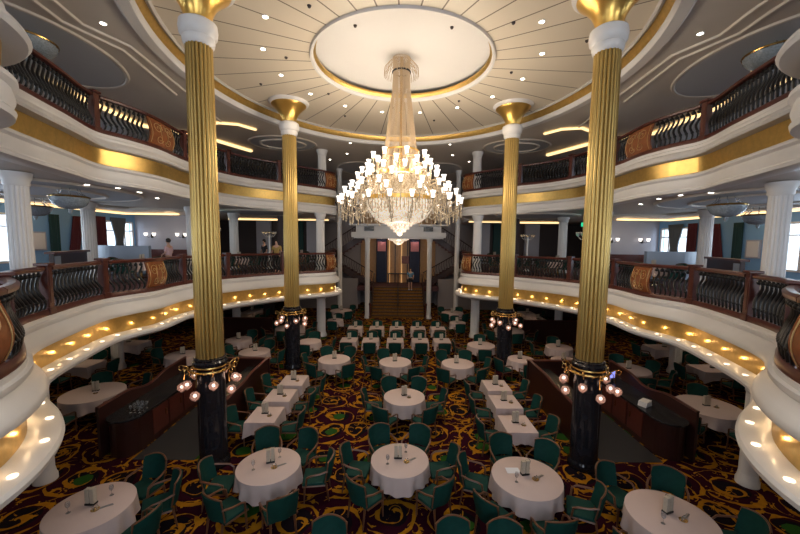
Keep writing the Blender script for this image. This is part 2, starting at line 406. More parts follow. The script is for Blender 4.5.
for k in range(n):
    a = 2 * PI * k / n; cx, sy_ = math.cos(a), math.sin(a)
    inn.append(bm.verts.new((EC[0] + 7.9 * K_ * cx, EC[1] + 8.85 * K_ * sy_, ZS)))
    t = min((XW / abs(cx)) if abs(cx) > 1e-6 else 1e9, ((YE - EC[1]) / sy_) if sy_ > 1e-6 else (((YB - EC[1]) / sy_) if sy_ < -1e-6 else 1e9))
    outp.append(bm.verts.new((EC[0] + t * cx, EC[1] + t * sy_, ZS)))
for k in range(n): bm.faces.new((inn[k], inn[(k + 1) % n], outp[(k + 1) % n], outp[k]))
for cxx in (-XW, XW):
    for cyy in (YB, YE):
        v = sorted(outp, key=lambda q: (q.co.x - cxx) ** 2 + (q.co.y - cyy) ** 2)[:1]
        v[0].co.x, v[0].co.y = cxx, cyy
struct('ceiling_side', bm, grey_ceiling)
bm = BM()
ell_ring(bm, 3.22 * K_, 3.22 * K_, 0, 7.35 * K_, 8.42 * K_, 0)
o = struct('ceiling_cream', bm, cream_m)
for v in o.data.vertices: v.co.x -= EC[0]; v.co.y -= EC[1]
o.location = (EC[0], EC[1], ZC)
bm = BM(); lathe(bm, [(3.0, 11.4), (3.0, 11.13)], 96, EC); struct('ceiling_dome', bm, disc_m)
ell_sweep('trim_9', [(7.30, 8.37, ZC), (7.26, 8.33, ZC - .05), (7.33, 8.40, ZC - .09), (7.42, 8.49, ZC - .05)], offwhite)
ell_sweep('trim_10', [(7.42, 8.49, ZC - .02), (7.46, 8.54, ZC - .16), (7.56, 8.64, ZC - .28)], gold)
ell_sweep('trim_11', [(7.54, 8.62, ZC - .27), (7.54, 8.62, ZC - .36), (7.60, 8.68, ZC - .44), (7.9, 8.95, ZC - .44), (7.98, 9.03, ZC - .36)], white)
ell_sweep('trim_12', [(3.23, 3.23, ZC), (3.21, 3.21, ZC - .07), (3.14, 3.14, ZC - .07), (3.10, 3.10, ZC), (3.10, 3.10, ZC + .05)], white)
ell_sweep('trim_13', [(3.10, 3.10, ZC + .05), (3.02, 3.02, ZC + .12), (3.04, 3.04, ZC + .2), (3.26, 3.26, ZC + .22)], gold)
bm = BM(); box(bm, -XW, XW, YB, YE, 11.9, 12.0); struct('ceiling_roof', bm, darkwall)
# mouldings on the flat ceilings
def oval(name, c, a, b, z, m=trim_m, w_=.07, h=.05, disc=None):
    bm = BM(); torus(bm, 1, w_, z, 64, 6, c, a, b, rz=h); struct(name, bm, m, True)
    if disc:
        bm = BM(); lathe(bm, [(1, z - .015), (.98, z - .03)], 64, c, a - .05, b - .05); struct(name, bm, disc)
greyblue = mat('oval_disc_grey', (0.50, 0.51, 0.53), 0.5)  # greyer flat disc inside the oval mouldings, in place of a modelled recess
def strip(name, pts, z, wd=.06, h=.05, m=trim_m):
    bm = BM(); tube(bm, [(x, y, z) for x, y in pts], wd, 6, flat=h / wd); struct(name, bm, m)
for sx, nm in SIDES:
    oval('trim_14', (sx * 10.1, 10.1), 1.85, 2.6, ZS, disc=greyblue)
    oval('trim_15', (sx * 6.2, 19.4), 1.7, 1.4, ZS, disc=greyblue); oval('trim_16', (sx * 6.2, 19.4), 1.15, .88, ZS - .04, m=trim_m)
    strip('trim_17', [(sx * 7.36, 2.87), (sx * 7.60, 8.22), (sx * 7.74, 9.08), (sx * 7.31, 10.04), (sx * 7.55, 13.19), (sx * 7.84, 16.06)], ZS)
    strip('trim_18', [(sx * 7.84, 2.87), (sx * 8.03, 8.13), (sx * 8.13, 8.99), (sx * 7.65, 10.23), (sx * 8.03, 13.19)], ZS)
    oval('trim_19', (sx * 11.5, 11.4), 2.6, 3.0, 6.86, disc=greyblue); oval('trim_20', (sx * 11.5, 11.4), 1.6, 2.0, 6.82)
    oval('trim_21', (sx * 7.5, 19.5), 2.2, 1.7, 6.86, disc=greyblue)
    strip('trim_22', [(sx * 9.8, 2), (sx * 14.2, 9), (sx * 14.6, 14), (sx * 13.2, 17.6), (sx * 10.5, 18.2), (sx * 9.4, 16.4)], 6.84, .12, .08)
    oval('trim_23', (sx * 2.6, 25.6), 1.7, 2.1, ZS, disc=greyblue)
    # warm cove strips
    for nme, P, z, wd in (('cove', [(11.7, 5.5), (11.7, 11.5), (11.6, 16.6), (9.6, 18.5), (8.5, 20.9)], ZS - .07, .14), ('cove', [(6.7, 17.0), (7.2, 16.3), (8.0, 16.1), (8.7, 16.6)], ZS - .05, .09), ('cove', [(15.9, 3), (15.9, 20.9), (12.8, 20.9)], 6.80, .13), ('cove', [(11.8, 25), (8.2, 25.4)], 6.80, .14), ('cove', [(7.3, 25.0), (4.9, 25.0)], 6.80, .10)):
        bm = BM(); tube(bm, [(sx * x, y, z) for x, y in P], wd, 6, flat=.4); o = obj('cove_light', bm, glow)
        tag(o, {5: 'long warm cove light above the %s upper railing', 4: 'small curved warm cove light on the %s upper ceiling', 3: 'warm cove light line along the %s middle deck windows', 2: 'warm cove light behind the %s lounge screens' if P[0][0] > 8 else 'short warm cove light by the %s stair wall'}[len(P)] % nm, 'cove light')
    for k in range(4):
        light('POINT', (sx * (15.2 if k < 3 else 13.4), 6 + 5 * k, 6.5), 10, WARM2, .2)

# outer walls with windows
def wall_with_windows(sx, nm):
    bm = BM(); x0, x1 = sorted((sx * XW, sx * (XW + .2)))
    bays = [(0.5, 3.5), (6.6, 9.6), (13.3, 15.7), (20.85, 22.95)]
    for z0, z1, wz0, wz1 in ((3.4, 8.2, 4.3, 6.35), (8.2, 10.9, 9.1, 10.2)):
        box(bm, x0, x1, YB, YE, z0, wz0); box(bm, x0, x1, YB, YE, wz1, z1)
        ys = [YB] + [q for b in bays for q in b] + [YE]
        for a, b in zip(ys[0::2], ys[1::2]): box(bm, x0, x1, a, b, wz0, wz1)
    box(bm, x0, x1, YB, YE, 0, 3.4)
    struct('wall_' + nm, bm, teal)
    i = 1
    for wz0, wz1 in ((4.3, 6.35), (9.1, 10.2)):
        for a, b in bays:
            bm = BM(); xs = sorted((sx * (XW - .03), sx * (XW + .1)))
            for y in (a, (2 * a + b) / 3, (a + 2 * b) / 3, b): box(bm, xs[0], xs[1], y - .06, y + .06, wz0, wz1)
            box(bm, *xs, a, b, wz0 - .06, wz0 + .04); box(bm, *xs, a, b, wz1 - .04, wz1 + .06); box(bm, *xs, a, b, wz1 - .55, wz1 - .49)
            f = struct('window_%d' % (i + (0 if sx < 0 else 8)), bm, white); i += 1
wall_with_windows(-1, 'left'); wall_with_windows(1, 'right')
# stern wall behind the viewer, also with windows
bm = BM()
box(bm, -XW, XW, YB - .2, YB, 0, 4.3); box(bm, -XW, XW, YB - .2, YB, 6.9, 8.8); box(bm, -XW, XW, YB - .2, YB, 11.1, 12.4)
for z0, z1 in ((4.3, 6.9), (8.8, 11.1)):
    for a, b in ((-17, -11.6), (-6.4, -2.6), (2.6, 6.4), (11.6, 17)): box(bm, a, b, YB - .2, YB, z0, z1)
struct('wall_back', bm, wallgrey)
bm = BM(); box(bm, -XW, XW, YE, YE + .2, 0, 12.4); struct('wall_front', bm, walltan)
# middle and upper deck end walls
for sx, nm in SIDES:
    bm = BM(); box(bm, *sorted((sx * 12.6, sx * XW)), 23.2, 23.4, 3.7, 6.9); struct('wall_screen', bm, wallgrey)
    bm = BM(); box(bm, *sorted((sx * 12.6, sx * XW)), 23.14, 23.2, 3.7, 4.7); struct('baseboard_screen', bm, wood)
    bm = BM(); box(bm, *sorted((sx * 6.6, sx * XW)), 28.2, 28.4, 3.7, 6.9); struct('wall_lobby', bm, darkwall)
    bm = BM(); box(bm, *sorted((sx * 4.9, sx * XW)), 28.2, 28.4, 8.2, 10.50); struct('wall_gallery', bm, darkwall)
    bm = BM(); box(bm, *sorted((sx * 12, sx * XW)), 24, 24.2, 8.2, 10.50); struct('wall_gallery', bm, walltan)
    bm = BM(); box(bm, *sorted((sx * 3.2, sx * 4.9)), 30.7, 30.9, 0, 10.50); struct('wall_landing', bm, walltan)
    # dining room end wall beside the stair
    bm = BM(); box(bm, *sorted((sx * 3.2, sx * 9)), 28.1, 28.3, 0, 2.43); struct('wall_dining', bm, walltan)
    bm = BM(); box(bm, *sorted((sx * 9, sx * XW)), 25.5, 25.7, 0, 2.43); struct('wall_dining', bm, darkwall)
    bm = BM(); box(bm, *sorted((sx * 16.8, sx * 16.9)), YB, 25.5, 0, 2.4); struct('wall_dining', bm, darkwall)

# ------------------------------------------------------------------ columns
def gold_column(x, y, label):
    t = tag(empty('gilded_column', (x, y, 0)), label, 'column', 'gilded columns around the dining floor')
    obj('plinth', lathe(BM(), [(.36, 0), (.36, .12), (.33, .16), (.31, .2), (.305, 2.50)], 32), marble, t, smooth=True)
    obj('shaft', lathe(BM(), [(.305, 2.60), (.30, 2.7), (.297, 4), (.272, 9.62)], 320, flute=20, fd=.13), goldcol, t, smooth=False)
    obj('base_ring', lathe(BM(), [(.32, 2.46), (.37, 2.48), (.38, 2.54), (.34, 2.58), (.35, 2.62), (.305, 2.65)], 40), marble, t, smooth=True)
    obj('collar', lathe(BM(), [(.265, 9.50), (.305, 9.54), (.325, 9.62), (.315, 9.68), (.375, 9.74), (.39, 9.86), (.375, 9.98), (.28, 10.04)], 40), white, t, smooth=True)
    obj('capital', lathe(BM(), [(.27, 10.02), (.285, 10.14), (.32, 10.24), (.38, 10.36), (.47, 10.48), (.58, 10.59), (.66, 10.66), (.68, 10.70)], 40), goldshine, t, smooth=True)
    obj('ceiling_ring', lathe(BM(), [(.66, 10.69), (.70, 10.69), (.76, 10.74), (.78, ZC - .002)], 48), white, t, smooth=True)
    br = obj('light_bracket', torus(torus(BM(), .41, .03, 2.36, 40, 8), .35, .03, 2.44, 40, 8), brass, t, smooth=True)
    for k in range(10):
        a = 2 * PI * k / 10 + .25; big = k % 2
        R = .62 if big else .52; zz = 1.98 if big else 2.14
        ca, sa = math.cos(a), math.sin(a)
        b2 = BM(); P = []
        for q in range(15):
            th = q / 14 * 1.5 * PI; P.append((ca * (.44 + (R - .44) * q / 14 + .05 * math.sin(th)), sa * (.44 + (R - .44) * q / 14 + .05 * math.sin(th)), 2.36 + .10 * math.sin(q / 14 * PI) - (.36 - (zz - 1.86)) * (q / 14) ** 3))
        tube(b2, P, .012, 5)
        tube(b2, [(ca * (R + .05 * math.cos(u)), sa * (R + .05 * math.cos(u)), 2.40 + .06 * math.sin(u)) for u in [i * PI / 5 for i in range(11)]], .009, 5)
        sc_ = obj('scroll_arm', b2, brass, t, smooth=True)
        b3 = BM(); sphere(b3, (ca * R, sa * R, zz - .04), .10, 14, 10); lathe(b3, [(.03, zz - .15), (.05, zz - .12), (.085, zz - .09)], 14, (ca * R, sa * R))
        gl_ = obj('globe_lamp', b3, globe, t, smooth=True); b4 = BM(); sphere(b4, (ca * R, sa * R, zz - .03), .035, 10, 8); obj('bulb', b4, bulb_m, gl_, smooth=True)
    for k in range(4):
        a = PI / 4 + k * PI / 2
        light('POINT', (x + .8 * math.cos(a), y + .8 * math.sin(a), 2.0), 1.6, (1, .6, .42), .08)
for (x, y), lb in zip(((-4.46, 8.15), (4.46, 8.15), (-4.46, 14.65), (4.46, 14.65)), ('near fluted gold column on black base, left of centre aisle', 'near fluted gold column on black base, right of centre aisle', 'far gold column with funnel top, left of chandelier', 'far gold column with funnel top, right of chandelier')):
    gold_column(x, y, lb)
def white_column(x, y, z0, z1, r, label, fl=True):
    t = tag(empty('white_column', (x, y, z0)), label, 'column', 'white columns carrying the decks'); h = z1 - z0
    obj('shaft', lathe(BM(), [(r, .25), (r * .96, h - .3)], 160 if fl else 24, flute=16 if fl else 0, fd=.10), white, t, smooth=not fl)
    obj('base', lathe(BM(), [(r * 1.25, 0), (r * 1.25, .1), (r * 1.12, .16), (r * 1.02, .26)], 28), white, t, smooth=True)
    obj('capital', lathe(BM(), [(r * .98, h - .32), (r * 1.1, h - .28), (r * 1.08, h - .2), (r * 1.35, h - .08), (r * 1.35, h - .004)], 28), white, t, smooth=True)
for sx, nm in SIDES:
    for x, y, z0, z1, r, d in ((9.0, 8.5, 3.7, 6.86, .22, 'broad fluted column behind the middle balcony'), (13.2, 15.3, 3.7, 6.86, .25, 'plain column near the teal window wall'),
                               (9.75, 16.8, 3.7, 6.86, .2, 'column in middle deck lounge beside gold column'), (9.3, 20.2, 3.7, 6.86, .24, 'column far back in the middle deck lounge'),
                               (4.4, 20.0, 3.7, 6.86, .24, 'column at the end of the middle balcony'), (4.4, 20.6, 8.22, 10.46, .24, 'column at the end of the upper balcony'),
                               (7.85, 7.5, 0, 2.43, .17, 'fluted dining room column under the near balcony'), (11.6, 14.4, 0, 2.43, .22, 'dining room column beside the side tables'),
                               (4.35, 19.8, 0, 2.43, .25, 'dining room column under the balcony end'), (9.3, 20.2, 0, 2.43, .22, 'dining room column behind the side partition')):
        white_column(sx * x, y, z0, z1, r, 'white ' + d + ' on the ' + nm, fl=r > .2)
    white_column(sx * 4.25, 25.8, 0, 10.46, .17, 'tall thin white column beside the stair on the ' + nm, False)
    white_column(sx * 2.15, 24.6, 0, 5.64, .17, 'slim white column carrying the landing canopy on the ' + nm, False)

# ------------------------------------------------------------------ railings
def baluster_mesh():
    b = BM(); P = []
    for i in range(13):
        t = i / 12; P.append((.06 * math.sin(t * 2 * PI * .95 + .3) * (1 - .25 * t) , .055 * math.sin(t * 3 * PI), .10 + .84 * t))
    tube(b, P, .016, 6, rs=[.020 + .014 * math.sin(i / 12 * PI) for i in range(13)])
    sphere(b, (P[3][0], P[3][1], P[3][2]), .042, 8, 6); sphere(b, (P[-1][0], P[-1][1], .86), .048, 8, 6)
    me = bpy.data.meshes.new('baluster'); b.to_mesh(me); b.free(); me.materials.append(iron)
    for p in me.polygons: p.use_smooth = True
    return me
BAL = baluster_mesh()
def panel_profile(z): # vase shaped outward bulge
    return .02 + .13 * math.sin(max(0, min(1, (z - .12) / .8)) * PI) * (1.25 - .8 * z)
def mk(path, d, o, sx, z):
    p = path.off(d, o); return Vector((-p[0] if sx > 0 else p[0], p[1], z))
def carved_panel(path, d0, d1, z, sx, parent):
    b = BM(); n = 10; m_ = 10; front = []; back = []
    for i in range(n + 1):
        d = d0 + (d1 - d0) * i / n
        front.append([b.verts.new(mk(path, d, panel_profile(.12 + .82 * j / m_), sx, z + .12 + .82 * j / m_)) for j in range(m_ + 1)])
        back.append([b.verts.new(mk(path, d, panel_profile(.12 + .82 * j / m_) - .05, sx, z + .12 + .82 * j / m_)) for j in range(m_ + 1)])
    for i in range(n):
        for j in range(m_):
            b.faces.new((front[i][j], front[i + 1][j], front[i + 1][j + 1], front[i][j + 1])); b.faces.new((back[i][j], back[i][j + 1], back[i + 1][j + 1], back[i + 1][j]))
    for i in range(n):
        b.faces.new((front[i][0], back[i][0], back[i + 1][0], front[i + 1][0])); b.faces.new((front[i][m_], front[i + 1][m_], back[i + 1][m_], back[i][m_]))
    for j in range(m_):
        b.faces.new((front[0][j], front[0][j + 1], back[0][j + 1], back[0][j])); b.faces.new((front[n][j], back[n][j], back[n][j + 1], front[n][j + 1]))
    pn = obj('carved_panel', b, inlay_w, parent, smooth=True)
    # gilt scrolls: two spirals and leaf curves
    b = BM(); mid = (d0 + d1) / 2; W = (d1 - d0) / 2
    def pt(u, v): return mk(path, mid + u * W, panel_profile(.12 + .82 * v) + .012, sx, z + .12 + .82 * v)
    for s in (-1, 1):
        tube(b, [pt(s * (.45 - (.34 - .30 * k / 26) * math.cos(k / 26 * 3.2 * PI)), .66 + (.22 - .19 * k / 26) * math.sin(k / 26 * 3.2 * PI)) for k in range(27)], .0085, 5)
        tube(b, [pt(s * (.35 - (.26 - .22 * k / 20) * math.cos(-k / 20 * 2.8 * PI)), .26 + (.16 - .13 * k / 20) * math.sin(-k / 20 * 2.8 * PI)) for k in range(21)], .007, 5)
        tube(b, [pt(s * (.11 + .30 * math.sin(k / 12 * PI) * .6), .15 + .72 * k / 12) for k in range(13)], .007, 5)
        tube(b, [pt(s * (.88), .06 + .88 * k / 12) for k in range(13)], .008, 4)
    obj('scroll_inlay', b, inlay_g, pn, smooth=True)
def section(path, d0, d1, z, sx, label, grp, kind='bal'):
    t = tag(empty('railing_section', mk(path, (d0 + d1) / 2, 0, sx, z)), label, 'railing', grp)
    inv = t.location.copy()
    def place(o): o.location = -inv; return o
    o = sweep('handrail', path, [(-.06, z + .95), (-.065, z + 1.00), (-.03, z + 1.035), (.05, z + 1.035), (.09, z + 1.00), (.08, z + .95), (.03, z + .93)], wood, sx, d0, d1, closed=True, cap=True, parent=t, structure=False, step=.12); place(o)
    if kind == 'panel':
        n0 = set(scene.objects)
        carved_panel(path, d0 + .03, d1 - .03, z, sx, t)
        for c in t.children: 
            if c.name.startswith('carved_panel'): place(c)
    else:
        n = max(1, int(round((d1 - d0) / .145)))
        for k in range(n):
            d = d0 + (d1 - d0) * (k + .5) / n; nn = path.normal(d); p = path.off(d, .0)
            o = bpy.data.objects.new('baluster', BAL); COL.objects.link(o); o.parent = t
            x = -p[0] if sx > 0 else p[0]; nx = -nn[0] if sx > 0 else nn[0]
            o.location = Vector((x, p[1], z)) - inv; o.rotation_euler = (0, 0, math.atan2(nn[1], nx))
    return t
def post(path, d, z, sx, label, grp):
    nn = path.normal(d); p = path.off(d, 0.0); x = -p[0] if sx > 0 else p[0]; nx = -nn[0] if sx > 0 else nn[0]
    t = tag(empty('newel_post', (x, p[1], z), math.atan2(nn[1], nx)), label, 'railing post', grp)
    b = BM(); box(b, -.09, .09, -.085, .085, .0, 1.04, .01); box(b, .088, .10, -.05, .05, .25, .95, .004); obj('post_body', b, wood, t)
    b = BM(); box(b, -.13, .13, -.125, .125, 1.04, 1.10, .015); obj('post_cap', b, wood, t); b = BM(); box(b, -.11, .11, -.105, .105, 0, .16, .01); obj('post_foot', b, wood, t)
ordn = ['first', 'second', 'third', 'fourth', 'fifth', 'sixth', 'seventh', 'eighth', 'ninth', 'tenth', 'eleventh', 'twelfth', 'thirteenth', 'fourteenth', 'fifteenth', 'sixteenth']
for _t in ('twenty', 'thirty', 'forty'):
    for _u in ('first', 'second', 'third', 'fourth', 'fifth', 'sixth', 'seventh', 'eighth', 'ninth'): ordn.append(_t + '-' + _u)
ordn[16:16] = ['seventeenth', 'eighteenth', 'nineteenth', 'twentieth']; ordn.insert(29, 'thirtieth')
def rail_chain(path, z, lv, spec):
    for sx, nm in SIDES:
        D = [(path.near(*q), k) for q, k in spec]; np_, ns = 0, 0
        for i, (d, k) in enumerate(D):
            if 'P' in k:
                post(path, d, z, sx, 'mahogany railing post, %s from the viewer on the %s %s balcony' % (ordn[np_], nm, lv), 'railing posts of the %s balcony' % lv); np_ += 1
            if i + 1 < len(D):
                d2 = D[i + 1][0]; kind = 'panel' if 'C' in k else 'bal'
                g0 = .14 if 'P' in k else 0.01; g1 = .14 if 'P' in D[i + 1][1] else 0.01
                section(path, d + g0, d2 - g1, z, sx, ('railing stretch with carved scroll panel' if kind == 'panel' else 'railing stretch of curved iron balusters') + ', %s along the %s %s balcony' % (ordn[ns], nm, lv), 'railings of the %s balcony' % lv, kind); ns += 1
rail_chain(P2, 3.72, 'middle', [((-5.6, 1.15), ''), ((-4.5, 2.5), 'C'), ((-4.85, 4.3), ''), ((-6.2, 5.5), 'P'), ((-7.55, 7.5), 'P'), ((-8.1, 9.7), 'P'), ((-7.86, 10.85), 'C'), ((-7.82, 11.75), ''), ((-7.9, 12.9), 'P'), ((-7.3, 15.0), 'P'), ((-5.6, 17.1), 'P'), ((-3.85, 18.42), 'C'), ((-3.5, 19.1), ''), ((-4.5, 21.5), 'P'), ((-4.8, 26.3), 'P')])
rail_chain(P3, 8.24, 'upper', [((-5.9, 1.15), ''), ((-4.8, 3.0), 'C'), ((-5.1, 4.65), ''), ((-6.9, 5.7), 'P'), ((-8.4, 10.05), 'P'), ((-8.0, 11.45), 'C'), ((-8.0, 12.8), ''), ((-8.05, 13.5), 'P'), ((-7.7, 16.2), 'P'), ((-6.1, 18.3), 'P'), ((-4.2, 20.25), 'C'), ((-3.8, 21.1), ''), ((-4.8, 24), 'P'), ((-4.8, 26.3), 'P')])

# lights set in the ledge of the middle balcony, washing the gold band
d = P2.near(-4.15, 3.0); k = 0
disc = BM(); lathe(disc, [(.045, 0), (.05, .012), (.03, .018)], 16); disc_me = bpy.data.meshes.new('ledge_light'); disc.to_mesh(disc_me); disc.free(); disc_me.materials.append(mat('ledge_lens', (1, .9, .8), .4, emit=(1.0, .82, .6), estr=1.8))
dE = P2.near(-4.5, 21.5)
while d < dE:
    for sx, nm in SIDES:
        p = mk(P2, d, .27, sx, 2.685)
        o = bpy.data.objects.new('ledge_light', disc_me); COL.objects.link(o); o.location = p
        tag(o, 'small round uplight in the %s middle balcony ledge, %s from the viewer' % (nm, ordn[k]), 'light fitting', 'ledge lights of the %s middle balcony' % nm)
        q = mk(P2, d, .12, sx, 2.86)
        light('POINT', q, 1.2, WARM2, .02)
    d += .72; k += 1

# ------------------------------------------------------------------ downlights
dl = BM(); lathe(dl, [(.065, -.012), (.085, -.012), (.09, -.0)], 20); ring_me = bpy.data.meshes.new('trim_ring'); dl.to_mesh(ring_me); dl.free(); ring_me.materials.append(white)
dl = BM(); lathe(dl, [(.058, -.016), (.062, -.012)], 20); gl_me = bpy.data.meshes.new('lamp'); dl.to_mesh(gl_me); dl.free(); gl_me.materials.append(lampw)
def downlight(x, y, z, label, grp, e, color=WARM):
    t = tag(empty('downlight', (x, y, z)), label, 'downlight', grp)
    for nme, me in (('trim_ring', ring_me), ('lamp', gl_me)):
        o = bpy.data.objects.new(nme, me); COL.objects.link(o); o.parent = t
    if e: light('SPOT', (x, y, z - .06), e, color, .06, (0, 0, 0), angle=2.2)
for i in range(16):
    a = 2 * PI * (i + .5) / 16
    x, y = EC[0] + 4.08 * math.cos(a), EC[1] + 4.08 * math.sin(a)
    downlight(x, y, ZC, 'round downlight in the cream ceiling ring, ' + ordn[i] + ' counting anticlockwise from the right', 'downlights of the cream ceiling ring', 34)
for sx, nm in SIDES:
    for x, y, z, d_ in ((2.6, 19.1, ZS, 'just past the gold rim'), (3.1, 21.4, ZS, 'behind the gold rim'), (4.4, 23.0, ZS, 'over the gallery end'), (7.2, 9.05, ZS, 'beside the near gold rim'),
                        (8.9, 10.3, 6.87, 'nearest the broad fluted column'), (8.5, 10.9, 6.87, 'second from the broad fluted column'), (8.5, 11.8, 6.87, 'third from the broad fluted column'), (9.0, 13.4, 6.87, 'beside the lounge gold column')):
        downlight(sx * x, y, z, 'small downlight in the %s side ceiling, %s' % (nm, d_), 'side ceiling downlights', 10)
    for x, y in ((9.5, 5.5), (10.5, 9.5), (11.5, 17.5), (7.0, 21.5), (12.0, 13.2)):
        light('SPOT', (sx * x, y, 2.38), 26, WARM, .1, (0, 0, 0), angle=2.4)
# small sensor heads between them
sb = BM(); lathe(sb, [(.03, -.05), (.045, -.02), (.05, 0)], 12); sb_me = bpy.data.meshes.new('sprinkler_head'); sb.to_mesh(sb_me); sb.free(); sb_me.materials.append(darkwall)
for i in range(16):
    a = 2 * PI * i / 16 + .1; R = 5.15 if i % 2 else 3.5
    o = bpy.data.objects.new('sprinkler_head', sb_me); COL.objects.link(o); o.location = (EC[0] + R * math.cos(a), EC[1] + R * math.sin(a), ZC)
    tag(o, 'tiny dark sprinkler head on the cream ceiling, ' + ordn[i] + ' anticlockwise from the right', 'sprinkler', 'sprinkler heads on the cream ceiling ring')
for sx in (-1, 1):
    o = bpy.data.objects.new('sprinkler_head', sb_me); COL.objects.link(o); o.location = (sx * 1.3, 10.1, 11.13)
    tag(o, 'tiny dark sprinkler head on the white dome, %s of the chandelier' % ('left' if sx < 0 else 'right'), 'sprinkler')

# ------------------------------------------------------------------ grand chandelier
t = tag(empty('grand_chandelier', (CH[0], CH[1], 11.13)), 'huge tiered crystal chandelier with lit white shades hanging from the white dome', 'chandelier')
t.scale = (.865, .865, .865)
def cz(z): return (z - 12.02) * 1.03 if z < 11 else z - 12.02
b = BM()
random.seed(3)
for k in range(72):
    a = 2 * PI * k / 72
    prof = [(.58, 11.35), (.50, 11.62), (.34, 11.78), (.30, 11.5), (.33, 10.9), (.42, 10.2), (.50, 9.6), (.58, 9.0), (.72, 8.3), (.86, 7.75)]
    if k % 3 == 0: tube(b, [(r * math.cos(a), r * math.sin(a), cz(z)) for r, z in prof[:3]], .008, 4)
    prof2 = prof[2:]; prof2[0] = (.32, 11.98)
    tube(b, [(r * math.cos(a), r * math.sin(a), cz(z)) for r, z in prof2], .009, 4)
o = obj('crystal_strands', b, strand_m, t); o['kind'] = 'stuff'
b = BM(); 
for k in range(34):
    a = 2 * PI * k / 34
    tube(b, [(.25 * math.cos(a), .25 * math.sin(a), cz(11.9)), (.42 * math.cos(a), .42 * math.sin(a), cz(11.85)), (.62 * math.cos(a), .62 * math.sin(a), cz(11.62)), (.63 * math.cos(a), .63 * math.sin(a), cz(11.35))], .008, 4)
o = obj('crown_fringe', b, strand_m, t); o['kind'] = 'stuff'
obj('hanging_rod', tube(BM(), [(0, 0, cz(12.02)), (0, 0, cz(6.8))], .05, 10), brass, t)
obj('suspension_ring', torus(BM(), .32, .03, cz(11.5), 32, 8), iron, t, smooth=True)
obj('gilt_hoop', lathe(BM(), [(.80, cz(7.92)), (.84, cz(7.92)), (.84, cz(8.04)), (.80, cz(8.04))], 48, cap=False), goldshine, t, smooth=True)
obj('gilt_hoop', lathe(BM(), [(1.30, cz(7.00)), (1.36, cz(7.00)), (1.36, cz(7.13)), (1.30, cz(7.13))], 64, cap=False), goldshine, t, smooth=True)
obj('gilt_hoop', lathe(BM(), [(.66, cz(8.75)), (.69, cz(8.75)), (.69, cz(8.80)), (.66, cz(8.80))], 48, cap=False), goldshine, t, smooth=True)
obj('crystal_bowl', lathe(BM(), [(1.28, cz(7.10)), (1.27, cz(6.95)), (1.18, cz(6.68)), (1.0, cz(6.42)), (.75, cz(6.24)), (.45, cz(6.16))], 64), bowl_m, t, smooth=True)
obj('drop_tier', lathe(BM(), [(.47, cz(6.24)), (.47, cz(6.10))], 40), bowl_m, t); obj('drop_tier', lathe(BM(), [(.36, cz(6.10)), (.36, cz(5.99))], 40), bowl_m, t)
obj('drop_tier', lathe(BM(), [(.25, cz(5.99)), (.25, cz(5.89))], 32), bowl_m, t); obj('drop_tier', lathe(BM(), [(.13, cz(5.89)), (.10, cz(5.80)), (.02, cz(5.76))], 24), bowl_m, t, smooth=True)
# inner basket of prisms between the hoops
b = BM(); lathe(b, [(.84, cz(7.9)), (.98, cz(7.6)), (1.28, cz(7.1))], 60, cap=False); obj('prism_skirt', b, prism_m, t)
b = BM()
for k in range(64):
    a = 2 * PI * k / 64
    for R, z1, z0 in ((1.37, 7.05, 6.62), (.86, 7.95, 7.6)):
        tube(b, [(R * math.cos(a), R * math.sin(a), cz(z1)), (R * math.cos(a), R * math.sin(a), cz(z0 + .05 * (k % 2)))], .018, 4, rs=[.008, .022])
o = obj('prism_fringe', b, prism_m, t); o['kind'] = 'stuff'
def shade_mesh():
    b = BM(); lathe(b, [(.035, 0), (.055, .02), (.062, .10), (.07, .16), (.098, .215), (.085, .21), (.03, .12)], 14)
    me = bpy.data.meshes.new('lamp_shade'); bmesh.ops.recalc_face_normals(b, faces=b.faces); b.to_mesh(me); b.free(); me.materials.append(shade)
    for p in me.polygons: p.use_smooth = True
    return me
SH = shade_mesh()
def arm_mesh(R0, z0, R1, z1, dip):
    b = BM(); P = []
    for i in range(13):
        t_ = i / 12; r = R0 + (R1 - R0) * t_; z = z0 + (z1 - .22 - z0) * t_ ** 2 - dip * math.sin(t_ * PI)
        P.append((r, 0, z))
    P[-1] = (R1, 0, z1 - .22); tube(b, P, .016, 5)
    tube(b, [(R1, 0, z1 - .24), (R1, 0, z1)], .022, 6)
    lathe(b, [(.02, z1 - .05), (.07, z1 - .03), (.075, z1 - .01), (.03, z1)], 10, (R1, 0))
    for s_ in (.35, .6, .85, 1.0):   # hanging drops
        i = min(12, int(s_ * 12)); r, _, z = P[i]; tube(b, [(r, 0, z), (r, 0, z - .16), (r, 0, z - .30)], .012, 4, rs=[.006, .016, .026])
    tube(b, [(R1 - .12 + .10 * math.cos(u), 0, z1 - .36 + .10 * math.sin(u)) for u in [i * PI / 4 for i in range(8)]], .009, 4)
    me = bpy.data.meshes.new('arm'); bmesh.ops.recalc_face_normals(b, faces=b.faces); b.to_mesh(me); b.free(); me.materials.append(prism_m)
    return me
tiers = [(8, .75, 8.35, 1.02, 8.50, .05, .2), (12, .8, 7.9, 1.42, 7.98, .22, .1), (16, .95, 7.6, 1.85, 7.42, .30, 0.0), (20, 1.3, 7.05, 2.27, 6.92, .50, .16), (10, .8, 8.0, 1.18, 8.22, .10, .5), (12, 1.1, 7.3, 2.08, 7.22, .42, .3), (12, .95, 7.8, 1.62, 7.72, .25, .34)]
